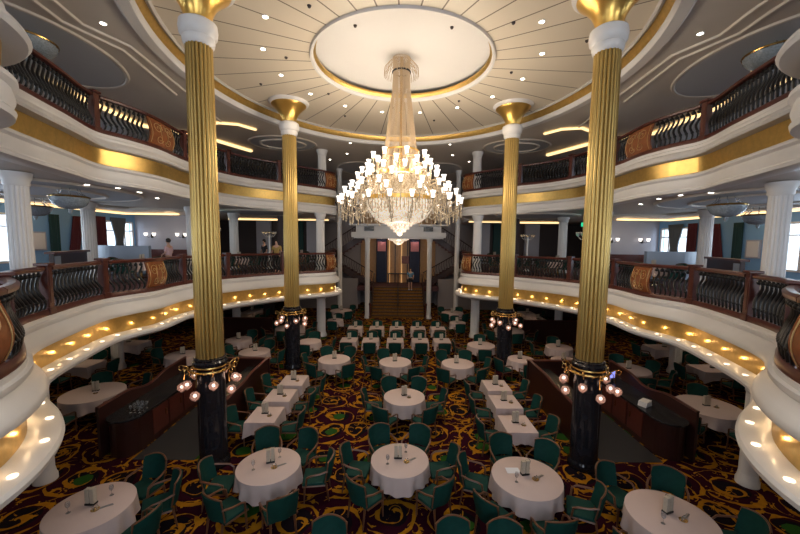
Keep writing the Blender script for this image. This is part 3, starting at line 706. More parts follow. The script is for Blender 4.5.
for n, R0, z0, R1, z1, dip, ph in tiers:
    am = arm_mesh(R0, cz(z0), R1, cz(z1), dip)
    for k in range(n):
        a = 2 * PI * k / n + ph - PI / 2
        o = bpy.data.objects.new('arm', am); COL.objects.link(o); o.parent = t; o.rotation_euler = (0, 0, a)
        s_ = bpy.data.objects.new('lamp_shade', SH); COL.objects.link(s_); s_.parent = t; s_.location = (R1 * math.cos(a), R1 * math.sin(a), cz(z1))

# bowl chandeliers of the side decks
def bowl_chandelier(x, y, zc, zr, R, label):
    t = tag(empty('bowl_chandelier', (x, y, zc)), label, 'chandelier', 'glass bowl chandeliers of the side decks')
    h = zr - zc
    obj('glass_bowl', lathe(BM(), [(R, h), (R * .97, h - .10), (R * .80, h - .24), (R * .5, h - .33), (R * .12, h - .36), (R * .10, h - .44), (.01, h - .5)], 40, wob=lambda a, z: 1 + .02 * math.cos(a * 20)), bowl2_m, t, smooth=True)
    obj('rim_hoop', torus(BM(), R, .03, h, 40, 8), brass, t, smooth=True)
    b = BM()
    for k in range(8):
        a = 2 * PI * k / 8; tube(b, [(R * .95 * math.cos(a), R * .95 * math.sin(a), h), (R * .6 * math.cos(a), R * .6 * math.sin(a), h * .55), (R * .5 * math.cos(a), R * .5 * math.sin(a), 0)], .014, 5)
    obj('hanging_chains', b, glassm, t)
for sx, nm in SIDES:
    bowl_chandelier(sx * 9.95, 10.9, 6.84, 6.58, .46, 'glass bowl chandelier nearest the middle balcony on the ' + nm)
    bowl_chandelier(sx * 13.7, 13.6, 6.84, 6.52, .48, 'glass bowl chandelier close to the window wall on the ' + nm)
    bowl_chandelier(sx * 9.5, 9.45, ZS - .04, 10.27, .62, 'glass ring chandelier in the upper deck oval on the ' + nm)
t = tag(empty('crystal_ceiling_light', (0, 25.6, 5.62)), 'small lit tiered crystal light under the stair landing canopy', 'ceiling light')
obj('glass_tier', lathe(BM(), [(.75, 0), (.72, -.12), (.5, -.22)], 32), bowl_m, t); obj('glass_tier', lathe(BM(), [(.4, -.22), (.34, -.34), (.12, -.48), (.02, -.5)], 32), bowl_m, t)
light('POINT', (0, 25.6, 4.7), 30, WARM, .2)

# ------------------------------------------------------------------ grand stair
t = tag(empty('grand_staircase', (0, 24.7, 0)), 'broad staircase with gold patterned carpet rising behind the small square tables', 'staircase')
b = BM()
for k in range(10): box(b, -1.85, 1.85, k * .3, 3.0, k * .185, (k + 1) * .185 - .0)
obj('steps', b, stair_m, t)
b = BM()
for k in range(10): box(b, -1.84, 1.84, k * .3 - .015, k * .3 + .03, (k + 1) * .185 - .06, (k + 1) * .185 + .005)
obj('step_nosing', b, wood2, t)
for x in (-1.87, 0, 1.87):
    b = BM(); tube(b, [(x, -.1, .95), (x, 3.0, 2.85), (x, 3.2, 2.85)], .035, 8)
    for k in range(11): tube(b, [(x, k * .3 + .05, k * .185 + .1), (x, k * .3 + .05, k * .185 + 1.0)], .014, 5)
    if x == 0: tube(b, [(x, 0, .45), (x, 3, 2.35)], .02, 6)
    obj('stair_rail', b, iron if x == 0 else wood2, t)
for sx in (-1, 1):
    b = BM(); lathe(b, [(.09, 0), (.09, .1), (.05, .2), (.06, .9), (.1, 1.0), (.05, 1.1)], 16, (sx * 1.95, -.2)); obj('newel', b, wood, t, smooth=True)
    light('POINT', (sx * 1.4, 26.2, 4.6), 14, WARM, .3)
bm = BM(); box(bm, -3.2, 3.2, 27.7, 30.9, 1.5, 1.85); struct('floor_landing', bm, floor_up)
bm = BM(); box(bm, -1.8, 1.8, 27.66, 27.72, 0, 1.84); struct('wall_riser', bm, wood2)
for sx, nm in SIDES:
    # lower flight landing -> middle deck, upper flight middle deck -> canopy landing
    for nme, x0, z0, x1, z1, y0, y1, lbl in (('side_stair', 2.0, 1.85, 5.2, 3.70, 28.4, 29.8, 'lower side flight climbing from the landing to the middle deck'), ('side_stair', 5.6, 3.9, 2.6, 5.85, 27.0, 28.2, 'upper side flight climbing to the canopy landing')):
        t = tag(empty(nme, (sx * x0, y0, z0)), lbl + ', ' + nm + ' side', 'staircase')
        b = BM(); n = 11
        for k in range(n):
            xa, xb = sorted((sx * (x1 - x0) * k / n, sx * (x1 - x0) * (k + 1) / n)); box(b, xa, xb, 0, y1 - y0, (z1 - z0) * k / n - .25, (z1 - z0) * (k + 1) / n)
        obj('steps', b, floor_up, t)
        b = BM(); A = [(0, -.06, -.32), (sx * (x1 - x0), -.06, z1 - z0 - .32), (sx * (x1 - x0), -.06, z1 - z0 + .18), (0, -.06, .18)]
        vs_ = [b.verts.new(p) for p in A] + [b.verts.new((p[0], -.0, p[2])) for p in A]
        b.faces.new(vs_[:4]); b.faces.new(vs_[4:])
        for i in range(4): b.faces.new((vs_[i], vs_[(i + 1) % 4], vs_[4 + (i + 1) % 4], vs_[4 + i]))
        obj('stringer', b, wood2, t)
        b = BM(); tube(b, [(0, 0, 1.05), (sx * (x1 - x0), 0, z1 - z0 + 1.05)], .04, 8)
        for k in range(16):
            f = (k + .5) / 16; x = sx * (x1 - x0) * f; z = (z1 - z0) * f
            tube(b, [(x, 0, z + .1), (x + .05, 0, z + .4), (x - .05, 0, z + .7), (x, 0, z + 1.02)], .018, 5)
            if k % 2: torus(b, .09, .012, 0, 12, 5)
        # the small rings stand upright between balusters
        obj('stair_rail', b, wood2, t)
    bm = BM(); box(bm, *sorted((sx * 3.2, sx * 9)), 30.0, 30.1, 0, 8.2); struct('wall_stair', bm, walltan)
# canopy landing over the stair
def bow(zs0, zs1, hw, y0, depth, bulge):
    n = 24; poly = [(-hw + 2 * hw * i / n, y0 - bulge * math.cos((i / n - .5) * PI)) for i in range(n + 1)] + [(hw, y0 + depth), (-hw, y0 + depth)]
    return prism(BM(), poly, zs0, zs1)
struct('trim_24', bow(5.66, 6.00, 3.25, 24.5, 3.6, .35), white); struct('trim_25', bow(6.0, 6.45, 2.95, 24.7, 3.3, .3), white)
struct('trim_26', bow(6.45, 6.55, 3.4, 24.4, 3.7, .35), white); struct('trim_27', bow(5.58, 5.66, 3.1, 24.6, 3.4, .3), white)
for sx, nm in SIDES:
    b = BM(); box(b, *sorted((sx * 1.7, sx * 2.35)), 24.42, 24.56, 6.08, 6.38); tag(obj('speaker_grille', b, dark), 'small dark grille in the canopy front, %s one' % nm, 'speaker grille')
# wall behind the landing
bm = BM(); box(bm, -3.2, 3.2, 30.6, 30.8, 1.85, 8.2); struct('wall_panelled', bm, tan)
for k, x in enumerate((-.75, -.25, .3, .8)):
    b = BM(); box(b, x - .04, x + .04, 30.45, 30.6, 1.85, 5.8); struct('trim_28', b, wood2 if k % 2 else mat('glow_wood_strip', (.5, .3, .12), .5, emit=(1, .6, .25), estr=.5))  # lamplight on the wood strips is put in as emission
for sx, nm in SIDES:
    b = BM()
    for k in range(6): lathe(b, [(.12, 1.9), (.10, 5.9)], 10, (sx * (1.05 + k * .14), 30.3))
    tag(obj('navy_curtain', b, navy), 'tall navy curtain on the %s behind the stair landing' % nm, 'curtain')
    b = BM(); box(b, *sorted((sx * 1.05, sx * 1.75)), 30.05, 30.12, 4.55, 5.35); tag(obj('wall_picture', b, mat('pink_panel_glow', (.42, .14, .14), .5, emit=(.6, .25, .22), estr=.06)), 'reddish glowing panel standing for a pink light above the navy curtain, %s one' % nm, 'picture')  # reddish panel with added emission stands for the pink lights here
    light('POINT', (sx * 1.4, 29.6, 5.4), 6, (1, .75, .75), .1)
t = tag(empty('console_table', (.0, 30.0, 1.85)), 'dark console table against the tan wall at the stair landing', 'table')
b = BM(); box(b, -.9, .9, -.2, .2, .78, .85, .01); obj('table_top', b, wood2, t)
for x in (-.8, .8): b = BM(); box(b, x - .05, x + .05, -.15, .15, 0, .78); obj('leg', b, wood2, t)
b = BM(); box(b, .3, .95, 30.36, 30.44, 3.5, 4.15); tag(obj('framed_painting', b, mat('dark_painting', (.16, .03, .02), .4, vary=.8, bscale=5)), 'small dark red painting on the tan landing wall', 'painting')

# ------------------------------------------------------------------ side deck walls: drapes, pictures, sconces
def drape(x, y0, y1, z0, z1, m, label, lean=0.0):
    b = BM(); n = 40; s = 1 if x > 0 else -1; rows = []
    for j in range(9):
        t_ = j / 8; row = []
        for i in range(n + 1):
            u = i / n; pinch = 1 - .45 * math.sin(PI * t_) ** 2 if lean == 0 else 1
            y = (y0 + y1) / 2 + (u - .5) * (y1 - y0) * pinch + lean * (t_ - .5)
            row.append((x - s * (-.03 + .05 * math.sin(u * 7 * 2 * PI)), y, z0 + (z1 - z0) * t_))
        rows.append(row)
    V = [[b.verts.new(p) for p in r] for r in rows]
    for A, B in zip(V, V[1:]):
        for i in range(n): b.faces.new((A[i], A[i + 1], B[i + 1], B[i]))
    o = obj('drape', b, m, smooth=True); md = o.modifiers.new('s', 'SOLIDIFY'); md.thickness = .02
    tag(o, label, 'curtain')
for sx, nm in SIDES:
    X = sx * 16.9
    drape(X, 21.15, 22.35, 3.7, 6.6, greyd, 'grey drape gathered between the two far windows, %s deck side' % nm)
    drape(X, 20.15, 20.8, 3.7, 6.6, maroon, 'maroon drape beside the far bright window, %s deck side' % nm, .01)
    drape(X, 18.5, 19.1, 3.7, 6.5, maroon, 'leaning maroon drape on the teal wall, %s deck side' % nm, .5)
    drape(X, 17.45, 17.95, 3.7, 6.5, greend, 'dark green drape next to the framed picture, %s deck side' % nm, .01)
    drape(X, 12.6, 13.2, 3.7, 6.5, maroon, 'maroon drape before the near window, %s deck side' % nm, .01)
    t = tag(empty('framed_picture', (sx * 16.92, 16.9, 5.2)), 'white matted picture on the teal wall, %s deck side' % nm, 'picture')
    # picture hangs on the pier between the window bays
    t.location = (sx * 16.96, 16.9, 5.2)
    b = BM(); box(b, -.03, .03, -.36, .36, -.44, .44); obj('frame', b, wallgrey, t)
    b = BM(); box(b, -.05, .05, -.28, .28, -.37, .37); obj('mat_board', b, white, t)
    for k, x in enumerate((15.9, 13.9)):
        t = tag(empty('wall_sconce', (sx * x, 23.1, 5.55)), 'twin lamp wall sconce, %s on the grey end wall, %s deck side' % (('outer one', 'inner one')[k], nm), 'wall lamp', 'wall sconces on the grey end walls')
        b = BM(); box(b, -.06, .06, -.0, .1, -.12, .12, .02)
        for s in (-1, 1): tube(b, [(0, 0, 0), (s * .12, -.1, -.1), (s * .26, -.16, 0)], .015, 5)
        obj('bracket', b, iron, t)
        for s in (-1, 1):
            b = BM(); lathe(b, [(.04, 0), (.09, .05), (.11, .2)], 12, (s * .26, -.16)); obj('lamp_shade', b, shade, t, smooth=True)
    light('POINT', (sx * 15, 21.8, 5.8), 8, WARM, .2)
    # lounge screens and banquettes
    t = tag(empty('wooden_partition', (sx * 11.9, 12.9, 3.7), math.atan2(2.2, sx * .9)), 'long low mahogany screen with blue panels behind the %s middle railing' % nm, 'partition')
    b = BM(); box(b, -1.3, 1.3, -.06, .06, .0, 1.12); obj('screen_body', b, wood2, t)
    b = BM(); box(b, -1.4, 1.4, -.14, .14, 1.12, 1.2, .01); obj('screen_top', b, wood, t)
    b = BM(); box(b, -1.25, -.85, -.075, .075, .6, 1.05); obj('glass_panel', b, paleblue, t)
    t = tag(empty('banquette', (sx * 12.6, 16.2, 3.7)), 'curved pale grey upholstered banquette in the %s lounge' % nm, 'sofa')
    b = BM(); tube(b, [(-1.3 + 2.6 * i / 12, -.35 * math.sin(i / 12 * PI), .95) for i in range(13)], .42, 10, flat=.14); 
    b2 = BM(); n = 14; poly = [(-1.3 + 2.6 * i / n, -.35 * math.sin(i / n * PI) - .08) for i in range(n + 1)] + [(1.3 - 2.6 * i / n, -.35 * math.sin(i / n * PI) + .10) for i in range(n + 1)]
    prism(b2, poly, .1, 1.35); b.free(); obj('backrest', b2, paleblue, t)
    b = BM(); poly = [(-1.3 + 2.6 * i / n, -.35 * math.sin(i / n * PI) + .1) for i in range(n + 1)] + [(1.3 - 2.6 * i / n, -.35 * math.sin(i / n * PI) + .6) for i in range(n + 1)]
    prism(b, poly, .0, .45); obj('seat', b, greyd, t)
    # far lounge furniture: dark pillars, green curtain, pale panel
    for x, y, wd, m, nme, lb, c in ((7.0, 21.5, .45, wood2, 'wooden_pillar', 'dark mahogany square pillar in the far lounge', 'pillar'), (6.5, 28.0, 1.3, wallgrey, 'pale_panel', 'pale grey wall panel in the far lounge beside the stair', 'panel'), (7.9, 28.0, .9, greend, 'green_panel', 'dark green curtain panel in the far lounge', 'curtain'), (10.5, 28.0, 1.1, wallgrey, 'pale_panel', 'narrow pale grey wall panel in the outer far lounge', 'panel')):
        b = BM(); box(b, *sorted((sx * (x - wd / 2), sx * (x + wd / 2))), y - .15, y + .15, 3.7, 6.86, .01); tag(obj(nme, b, m), lb + ', ' + nm + ' side', c)
    b = BM(); box(b, *sorted((sx * 9.15, sx * 9.55)), 17.9, 17.96, 6.22, 6.42, .01); box(b, sx * 9.35 - .02, sx * 9.35 + .02, 17.92, 17.94, 6.42, 6.87); tag(obj('exit_sign', b, exitm), 'small green lit sign hanging in the %s lounge' % nm, 'sign')
    for k, (x, y) in enumerate(((8.5, 16.2), (7.6, 21.0))):
        t = tag(empty('candelabra_lamp', (sx * x, y, 3.7)), '%s white standing candelabra with glass shades in the %s lounge' % (('outer', 'inner')[k], nm), 'floor lamp')
        obj('pole', lathe(BM(), [(.18, 0), (.16, .06), (.05, .15), (.05, 2.0)], 16), white, t, smooth=True)
        for q in range(5):
            a = 2 * PI * q / 5; b = BM(); tube(b, [(0, 0, 1.9), (.2 * math.cos(a), .2 * math.sin(a), 1.85), (.34 * math.cos(a), .34 * math.sin(a), 2.0)], .014, 5); obj('arm', b, white, t)
            b = BM(); lathe(b, [(.03, 2.0), (.08, 2.05), (.09, 2.18)], 10, (.34 * math.cos(a), .34 * math.sin(a))); obj('lamp_shade', b, glassm, t, smooth=True)

# ------------------------------------------------------------------ furniture prototypes
def proto_chair():
    t = empty('dining_armchair'); t.scale = (1.07, 1.0, .94)
    b = BM(); box(b, -.25, .25, -.22, .26, .38, .47, .035); obj('seat', b, green, t, smooth=True)
    # curved upholstered back
    b = BM(); n, m_ = 10, 8; F, K = [], []
    for j in range(m_ + 1):
        v = j / m_; z = .46 + .46 * v; hw = .235 + .03 * v - .05 * max(0, v - .75) * 4 * .5
        F.append([b.verts.new((hw * (2 * i / n - 1), -.26 - .09 * v + .10 * (2 * i / n - 1) ** 2, z + (.05 * (1 - (2 * i / n - 1) ** 2) if j == m_ else 0))) for i in range(n + 1)])
        K.append([b.verts.new((hw * (2 * i / n - 1), -.315 - .09 * v + .10 * (2 * i / n - 1) ** 2, z + (.05 * (1 - (2 * i / n - 1) ** 2) if j == m_ else 0))) for i in range(n + 1)])
    for j in range(m_):
        for i in range(n):
            b.faces.new((F[j][i], F[j][i + 1], F[j + 1][i + 1], F[j + 1][i])); b.faces.new((K[j][i], K[j + 1][i], K[j + 1][i + 1], K[j][i + 1]))
        b.faces.new((F[j][0], F[j + 1][0], K[j + 1][0], K[j][0])); b.faces.new((F[j][n], K[j][n], K[j + 1][n], F[j + 1][n]))
    for i in range(n):
        b.faces.new((F[0][i], K[0][i], K[0][i + 1], F[0][i + 1])); b.faces.new((F[m_][i], F[m_][i + 1], K[m_][i + 1], K[m_][i]))
    obj('backrest', b, green, t, smooth=True)
    b = BM(); top = [(.255 * (2 * i / 10 - 1), -.37 + .10 * (2 * i / 10 - 1) ** 2, .925 + .05 * (1 - (2 * i / 10 - 1) ** 2)) for i in range(11)]
    tube(b, [(-.23, -.2, .44), (-.245, -.24, .7)] + top + [(.245, -.24, .7), (.23, -.2, .44)], .016, 6)
    tube(b, [(-.25, -.20, .40), (-.25, .24, .40), (.25, .24, .40), (.25, -.20, .40)], .02, 6)
    obj('frame', b, chairwood, t, smooth=True)
    for s in (-1, 1):
        b = BM(); tube(b, [(s * .25, -.26, .72), (s * .29, -.1, .69), (s * .30, .08, .67), (s * .28, .16, .62), (s * .26, .18, .42)], .019, 6); obj('armrest', b, chairwood, t, smooth=True)
    for x, y in ((-.22, .21), (.22, .21), (-.20, -.22), (.20, -.22)):
        b = BM(); tube(b, [(x, y, .40), (x * 1.05, y * (1.05 if y > 0 else 1.25), 0)], .018, 6, rs=[.024, .014]); obj('leg', b, chairwood, t)
    return t
def proto_round(R):
    t = empty('round_table')
    obj('table_top', lathe(BM(), [(R, .70), (R, .735)], 40), wood2, t)
    b = BM(); lathe(b, [(.09, .04), (.05, .12), (.05, .70)], 16)
    for k in range(4): a = PI / 4 + k * PI / 2; tube(b, [(0, 0, .14), (.2 * math.cos(a), .2 * math.sin(a), .10), (.36 * math.cos(a), .36 * math.sin(a), .02)], .025, 6)
    obj('pedestal', b, brass, t); return t
def cloth_round(R):
    b = BM(); prof = [(.01, .745), (R, .745), (R + .012, .738), (R + .015, .70), (R + .02, .62), (R + .02, .50), (R + .03, .43)]
    rings = []; n = 96
    for i, (r, z) in enumerate(prof):
        f = max(0, (.72 - z) / .3); rings.append([b.verts.new(((r + f * (.03 * math.sin(14 * a) + .02 * math.sin(9 * a + 1))) * math.cos(a), (r + f * (.03 * math.sin(14 * a) + .02 * math.sin(9 * a + 1))) * math.sin(a), z - f * .09 * (math.cos(4 * a) * .5 + .5) * (1 if i == len(prof) - 1 else .3))) for a in [2 * PI * k / n for k in range(n)]])
    for A, B in zip(rings, rings[1:]):
        for k in range(n): b.faces.new((A[k], A[(k + 1) % n], B[(k + 1) % n], B[k]))
    b.faces.new(rings[0]); return obj('tablecloth', b, cloth, smooth=True)
def proto_square(wx, wy):
    t = empty('square_table'); b = BM(); box(b, -wx / 2, wx / 2, -wy / 2, wy / 2, .70, .735); obj('table_top', b, wood2, t)
    b = BM(); lathe(b, [(.08, .04), (.045, .12), (.045, .70)], 16)
    for k in range(4): a = PI / 4 + k * PI / 2; tube(b, [(0, 0, .14), (.16 * math.cos(a), .16 * math.sin(a), .10), (.28 * math.cos(a), .28 * math.sin(a), .02)], .022, 6)
    obj('pedestal', b, brass, t); return t
def cloth_square(wx, wy, drop=.3):
    b = BM(); hx, hy = wx / 2 + .012, wy / 2 + .012; n = 14
    per = [(-hx + 2 * hx * i / n, -hy) for i in range(n)] + [(hx, -hy + 2 * hy * i / n) for i in range(n)] + [(hx - 2 * hx * i / n, hy) for i in range(n)] + [(-hx, hy - 2 * hy * i / n) for i in range(n)]
    N_ = len(per); rings = []
    for j, z in enumerate((.745, .74, .66, .745 - drop)):
        ring = []
        for i, (x, y) in enumerate(per):
            corner = 1 - min(i % n, n - i % n) / (n / 2); f = (0, 0, .3, 1)[j]
            g = 1 + f * .06 * math.sin(i * 1.7) + f * .10 * corner ** 3; dz = -f * .12 * corner ** 2
            if j == 0: g = .985
            ring.append(b.verts.new((x * g, y * g, z + dz)))
        rings.append(ring)
    for A, B in zip(rings, rings[1:]):
        for k in range(N_): b.faces.new((A[k], A[(k + 1) % N_], B[(k + 1) % N_], B[k]))
    b.faces.new(rings[0]); return obj('tablecloth', b, cloth, smooth=True)
def proto_menu():
    t = empty('menu_holder'); b = BM(); box(b, -.085, .085, -.05, .05, 0, .035, .008); obj('holder_base', b, iron, t)
    b = BM(); box(b, -.08, -.008, -.04, .035, .035, .29, .006); obj('menu_card', b, menu_m, t); b = BM(); box(b, .008, .08, -.04, .035, .035, .30, .006); obj('menu_card', b, menu_m, t)
    return t
def proto_cruet():
    t = empty('cruet_set'); obj('tray', lathe(BM(), [(.06, 0), (.065, .012)], 16), brass, t)
    for x in (-.028, .028): b = BM(); lathe(b, [(.018, .012), (.02, .05), (.012, .075), (.002, .08)], 10, (x, 0)); obj('shaker', b, glassm, t, smooth=True)
    return t
def proto_glass():
    b = BM(); lathe(b, [(.034, 0), (.03, .006), (.004, .012), (.004, .08), (.03, .11), (.038, .15), (.03, .19), (.028, .19), (.034, .15), (.026, .115), (.002, .09)], 14); o = obj('wine_glass', b, glassm, smooth=True); return o
def proto_napkin():
    b = BM(); box(b, -.11, .11, -.012, .012, 0, .008, .003); box(b, -.10, .10, .02, .035, 0, .006, .002); o = obj('cutlery_set', b, mat('steel', (.3, .3, .3), .3, .9)); return o
PR = dict(chair=proto_chair(), menu=proto_menu(), cruet=proto_cruet(), glass=proto_glass(), cutlery=proto_napkin())
TB = {}; used = set()
def get(kind, key, maker):
    if key not in TB: TB[key] = maker(); index_kids(); 
    o = TB[key]
    if key in used: return copy_tree(o)
    used.add(key); return o
def inst(key): return get('p', key, lambda: PR[key])
def put(o, x, y, z, rz, label, cat, grp):
    o.location = (x, y, z); o.rotation_euler = (0, 0, rz); return tag(o, label, cat, grp)
dirs = ['far', 'far left', 'left', 'near left', 'near', 'near right', 'right', 'far right']
def dirname(a):   # a: math angle, +Y away from the viewer
    k = int(round((a - PI / 2) / (PI / 4))) % 8; return dirs[k]
PLACED = []
BLOCK = [(sx * 4.4, y_, 0, .55) for sx in (-1, 1) for y_ in (8.15, 14.6)] + [(sx * 7.85, 7.5, 0, .5) for sx in (-1, 1)] + [(sx * 11.6, 14.4, 0, .5) for sx in (-1, 1)] + [(sx * 4.35, 19.8, 0, .5) for sx in (-1, 1)] + [(sx * 9.3, 20.2, z_, .5) for sx in (-1, 1) for z_ in (0, 3.7)] + [(sx * 9.75, 16.8, 3.7, .5) for sx in (-1, 1)] + [(-6.25, 18.2, 3.7, .5), (-7.5, 19.9, 3.7, .5)]
TABS = []
QUEUE = []
def chair_at(*a): QUEUE.append(a)
def place_chair(x, y, z, ang, label, own=None, grp='green dining armchairs'):
    if any(abs(z - q[2]) < .5 and math.dist((x, y), q[:2]) < .66 for q in PLACED): return
    if any(abs(z - q[2]) < .5 and math.dist((x, y), q[:2]) < q[3] for q in BLOCK): return
    if any(abs(z - q[2]) < .5 and ((q[4] == 0 and math.dist((x, y), q[:2]) < q[3] + (.31 if own == q[:2] else .56)) or (q[4] and abs(x - q[0]) < q[3] + .22 and abs(y - q[1]) < q[4] + .22)) for q in TABS): return
    if z < 1 and 4.36 < abs(x) < 5.5 and 8.5 < y < 12.7: return
    if z < 1 and 6.4 < abs(x) < 7.6 and 7.7 < y < 12.2: return
    PLACED.append((x, y, z))
    o = inst('chair'); put(o, x, y, z, ang, label, 'chair', grp)
def table(kind, x, y, z, size, desc, chairs, items=2, rot=0.0, dc=None):
    jt = random.uniform(-.03, .03)
    if kind == 'round':
        R = size; o = get('t', ('r', R), lambda: proto_round(R)); c = get('t', ('cr', R), lambda: cloth_round(R)); dist = R + .33
    else:
        wx, wy = size; o = get('t', ('s', wx, wy), lambda: proto_square(wx, wy)); c = get('t', ('cs', wx, wy), lambda: cloth_square(wx, wy)); dist = None
    put(o, x, y, z, rot, kind + ' dining table, ' + desc, 'table', 'dining tables'); put(c, x, y, z, rot, 'white cloth draped over the ' + kind + ' table, ' + desc, 'tablecloth', 'white tablecloths')
    TABS.append((x, y, z, size, 0) if kind == 'round' else (x, y, z, size[0] / 2, size[1] / 2))
    seen = {}
    for a in chairs:
        aa = math.radians(a)
        if kind == 'round': dx, dy = dist * math.cos(aa), dist * math.sin(aa)
        else:
            hx, hy = size[0] / 2 + (.30 if size[1] == .86 else .36), size[1] / 2 + .36
            dx, dy = (round(math.cos(aa)) * hx, round(math.sin(aa)) * hy)
            if len(size) > 1 and a >= 1000: pass
        dn = dirname(aa); seen[dn] = seen.get(dn, 0) + 1
        if seen[dn] > 1: dn = 'other ' + dn
        chair_at(x + dx, y + dy, z, aa + PI / 2 + random.uniform(-.08, .08), 'green chair ' + dn + ' of ' + kind + ' table, ' + desc, (x, y))
    if items >= 1: put(inst('menu'), x + jt - .02, y + .06 + jt, z + .747, rot + .1 + jt * 8, 'upright menus on ' + kind + ' table, ' + desc, 'menu holder', 'menu holders on the tables')
    if items >= 2: put(inst('cruet'), x + .14, y - .09, z + .747, .5, 'salt and pepper on ' + kind + ' table, ' + desc, 'cruet set', 'cruet sets on the tables')
    if items >= 3:
        for k in range(2):
            a = 1.1 + k * 2.6; put(inst('glass'), x + .3 * math.cos(a), y + .3 * math.sin(a), z + .747, 0, 'clear wine glass %s on the table, %s' % (('behind the menus', 'beside the menus')[k], desc), 'wine glass', 'wine glasses on the near tables')
        put(inst('cutlery'), x + .26, y - .02, z + .747, .6, 'laid cutlery set on the table, ' + desc, 'cutlery', 'cutlery on the near tables')
six = [30, 90, 150, 210, 270, 330]; sixb = [65, 115, 175, 235, 305, 5]
T_ROUND = [
 (-.01, 7.17, .6, 'nearest in the centre aisle', [65, 115, 170, 225, 315, 10], 3), (.15, 10.26, .6, 'second in the centre aisle', sixb, 2), (-.14, 13.35, .6, 'third in the centre aisle', sixb, 1),
 (2.26, 13.22, .6, 'right of the third aisle table', sixb, 1), (-2.53, 13.61, .6, 'left of the third aisle table', sixb, 1),
 (-2.71, 6.96, .62, 'beside the near left gold column', [62, 112, 188, 240, 300, 8], 3), (2.50, 6.63, .66, 'beside the near right gold column', [50, 97, 162, 217, 275, 335], 3),
 (-9.2, 10.4, .78, 'large one under the left balcony', [50, 120, 200, 270, 330], 2), (8.9, 9.75, .78, 'large one under the right balcony', [60, 130, 210, 270, 340], 2),
 (-5.35, 5.8, .62, 'lower left beside the round balcony bulge', [30, 75, 110, 250, 345], 3), (4.6, 5.62, .66, 'lower right beside the service station', [55, 110, 160, 210, 290, 350], 3),
 (-6.0, 14.5, .6, 'front one behind the left service station', [80, 170, 265, 350], 1), (-7.45, 16.3, .55, 'back one behind the left service station', [80, 170, 265, 350], 1),
 (8.6, 12.75, .66, 'behind the right service counter', [80, 20, 260, 330], 1), (-5.75, 18.6, .75, 'behind the far left gold column', six, 1), (5.9, 18.5, .75, 'behind the far right gold column', six, 1),
 (-4.1, 16.1, .5, 'between far left gold column and aisle', [90, 180, 270, 0], 0), (4.9, 13.8, .5, 'next to the far right gold column', [270, 200, 0], 1),
 (-8.7, 14.0, .6, 'half hidden by the near left gold column', [80, 170, 350], 1), (3.75, 15.7, .6, 'in front of the far right gold column', [80, 170, 265, 350], 1),
 (7.2, 15.5, .55, 'back one behind the right partition', [80, 170, 350], 1), (6.6, 13.7, .5, 'front one behind the right partition', [180, 0, 80], 1),
 (-3.8, 23.5, .7, 'left of the staircase foot', [60, 120, 180, 240, 300], 1), (3.6, 23.1, .7, 'right of the staircase foot', [0, 60, 120, 240, 300], 1),
 (-3.7, 20.6, .45, 'by the far left dining column', [90, 0, 270], 1), (3.45, 20.2, .45, 'by the far right dining column', [90, 180, 270], 1)]
for x, y, R, d_, ch, it in T_ROUND: table('round', x, y, 0, R, d_, ch, it)
rows3 = ['front', 'middle', 'back']
for k, (x, y) in enumerate(((-3.57, 9.1), (-3.55, 10.3), (-3.49, 11.45))): table('square', x, y, 0, (.74, .86), rows3[k] + ' one of the left trio', [0, 180], 2, .0)
for k, (x, y) in enumerate(((3.01, 8.7), (3.09, 9.97), (3.16, 11.15))): table('square', x, y, 0, (.74, .86), rows3[k] + ' one of the right trio', [0, 180], 2, .0)
five = ['far left', 'centre left', 'middle', 'centre right', 'far right']
for j, (xs, y) in enumerate((((-2.32, -1.3, -.15, 1.02, 2.06), 16.4), ((-2.31, -1.15, -.06, 1.07, 2.14), 18.78))):
    for k, x in enumerate(xs): table('square', x, y, 0, (.74, .74), '%s of the %s row before the stairs' % (five[k], ('front', 'rear')[j]), [90, 270], 1)
for sx, nm in SIDES:
    for x, y, s, dd in ((9.6, 21.3, (.85, 1.5), 'long one deep under the balcony'), (9.6, 23.1, (.85, 1.5), 'last long one deep under the balcony'), (12.1, 15.6, (1.5, .85), 'against the far side windows'), (11.9, 12.9, (1.4, .85), 'near the outer dining column')):
        if sx > 0 and y > 21: x -= 1.0
        table('square', sx * x, y, 0, s, dd + ', ' + nm, [0, 180, 90, 270], 1)
    for x, y, dd in ((8.3, 18.4, 'outer lounge table'), (6.2, 19.8, 'inner lounge table'), (10.3, 14.2, 'near lounge table'), (6.6, 24.2, 'rear lounge table')):
        table('round', sx * x, y, 3.70, .5, '%s on the %s middle deck' % (dd, nm), [0, 90, 180, 270], 1)
chair_at(.85, 5.05, 0, PI + .1, 'green armchair back at the bottom, beside the near aisle'); chair_at(1.62, 5.0, 0, PI - .1, 'green armchair back at the bottom, second right of aisle'); chair_at(-1.15, 5.05, 0, PI, 'green armchair back at the bottom, left of the aisle')

for q in QUEUE: place_chair(*q)

# papers on the near right table
b = BM(); box(b, 2.15, 2.42, 6.72, 6.90, .747, .752); tag(obj('menu_sheet', b, mat('paper', (.75, .76, .82), .6)), 'loose white paper sheet on the table beside near right gold column', 'paper')

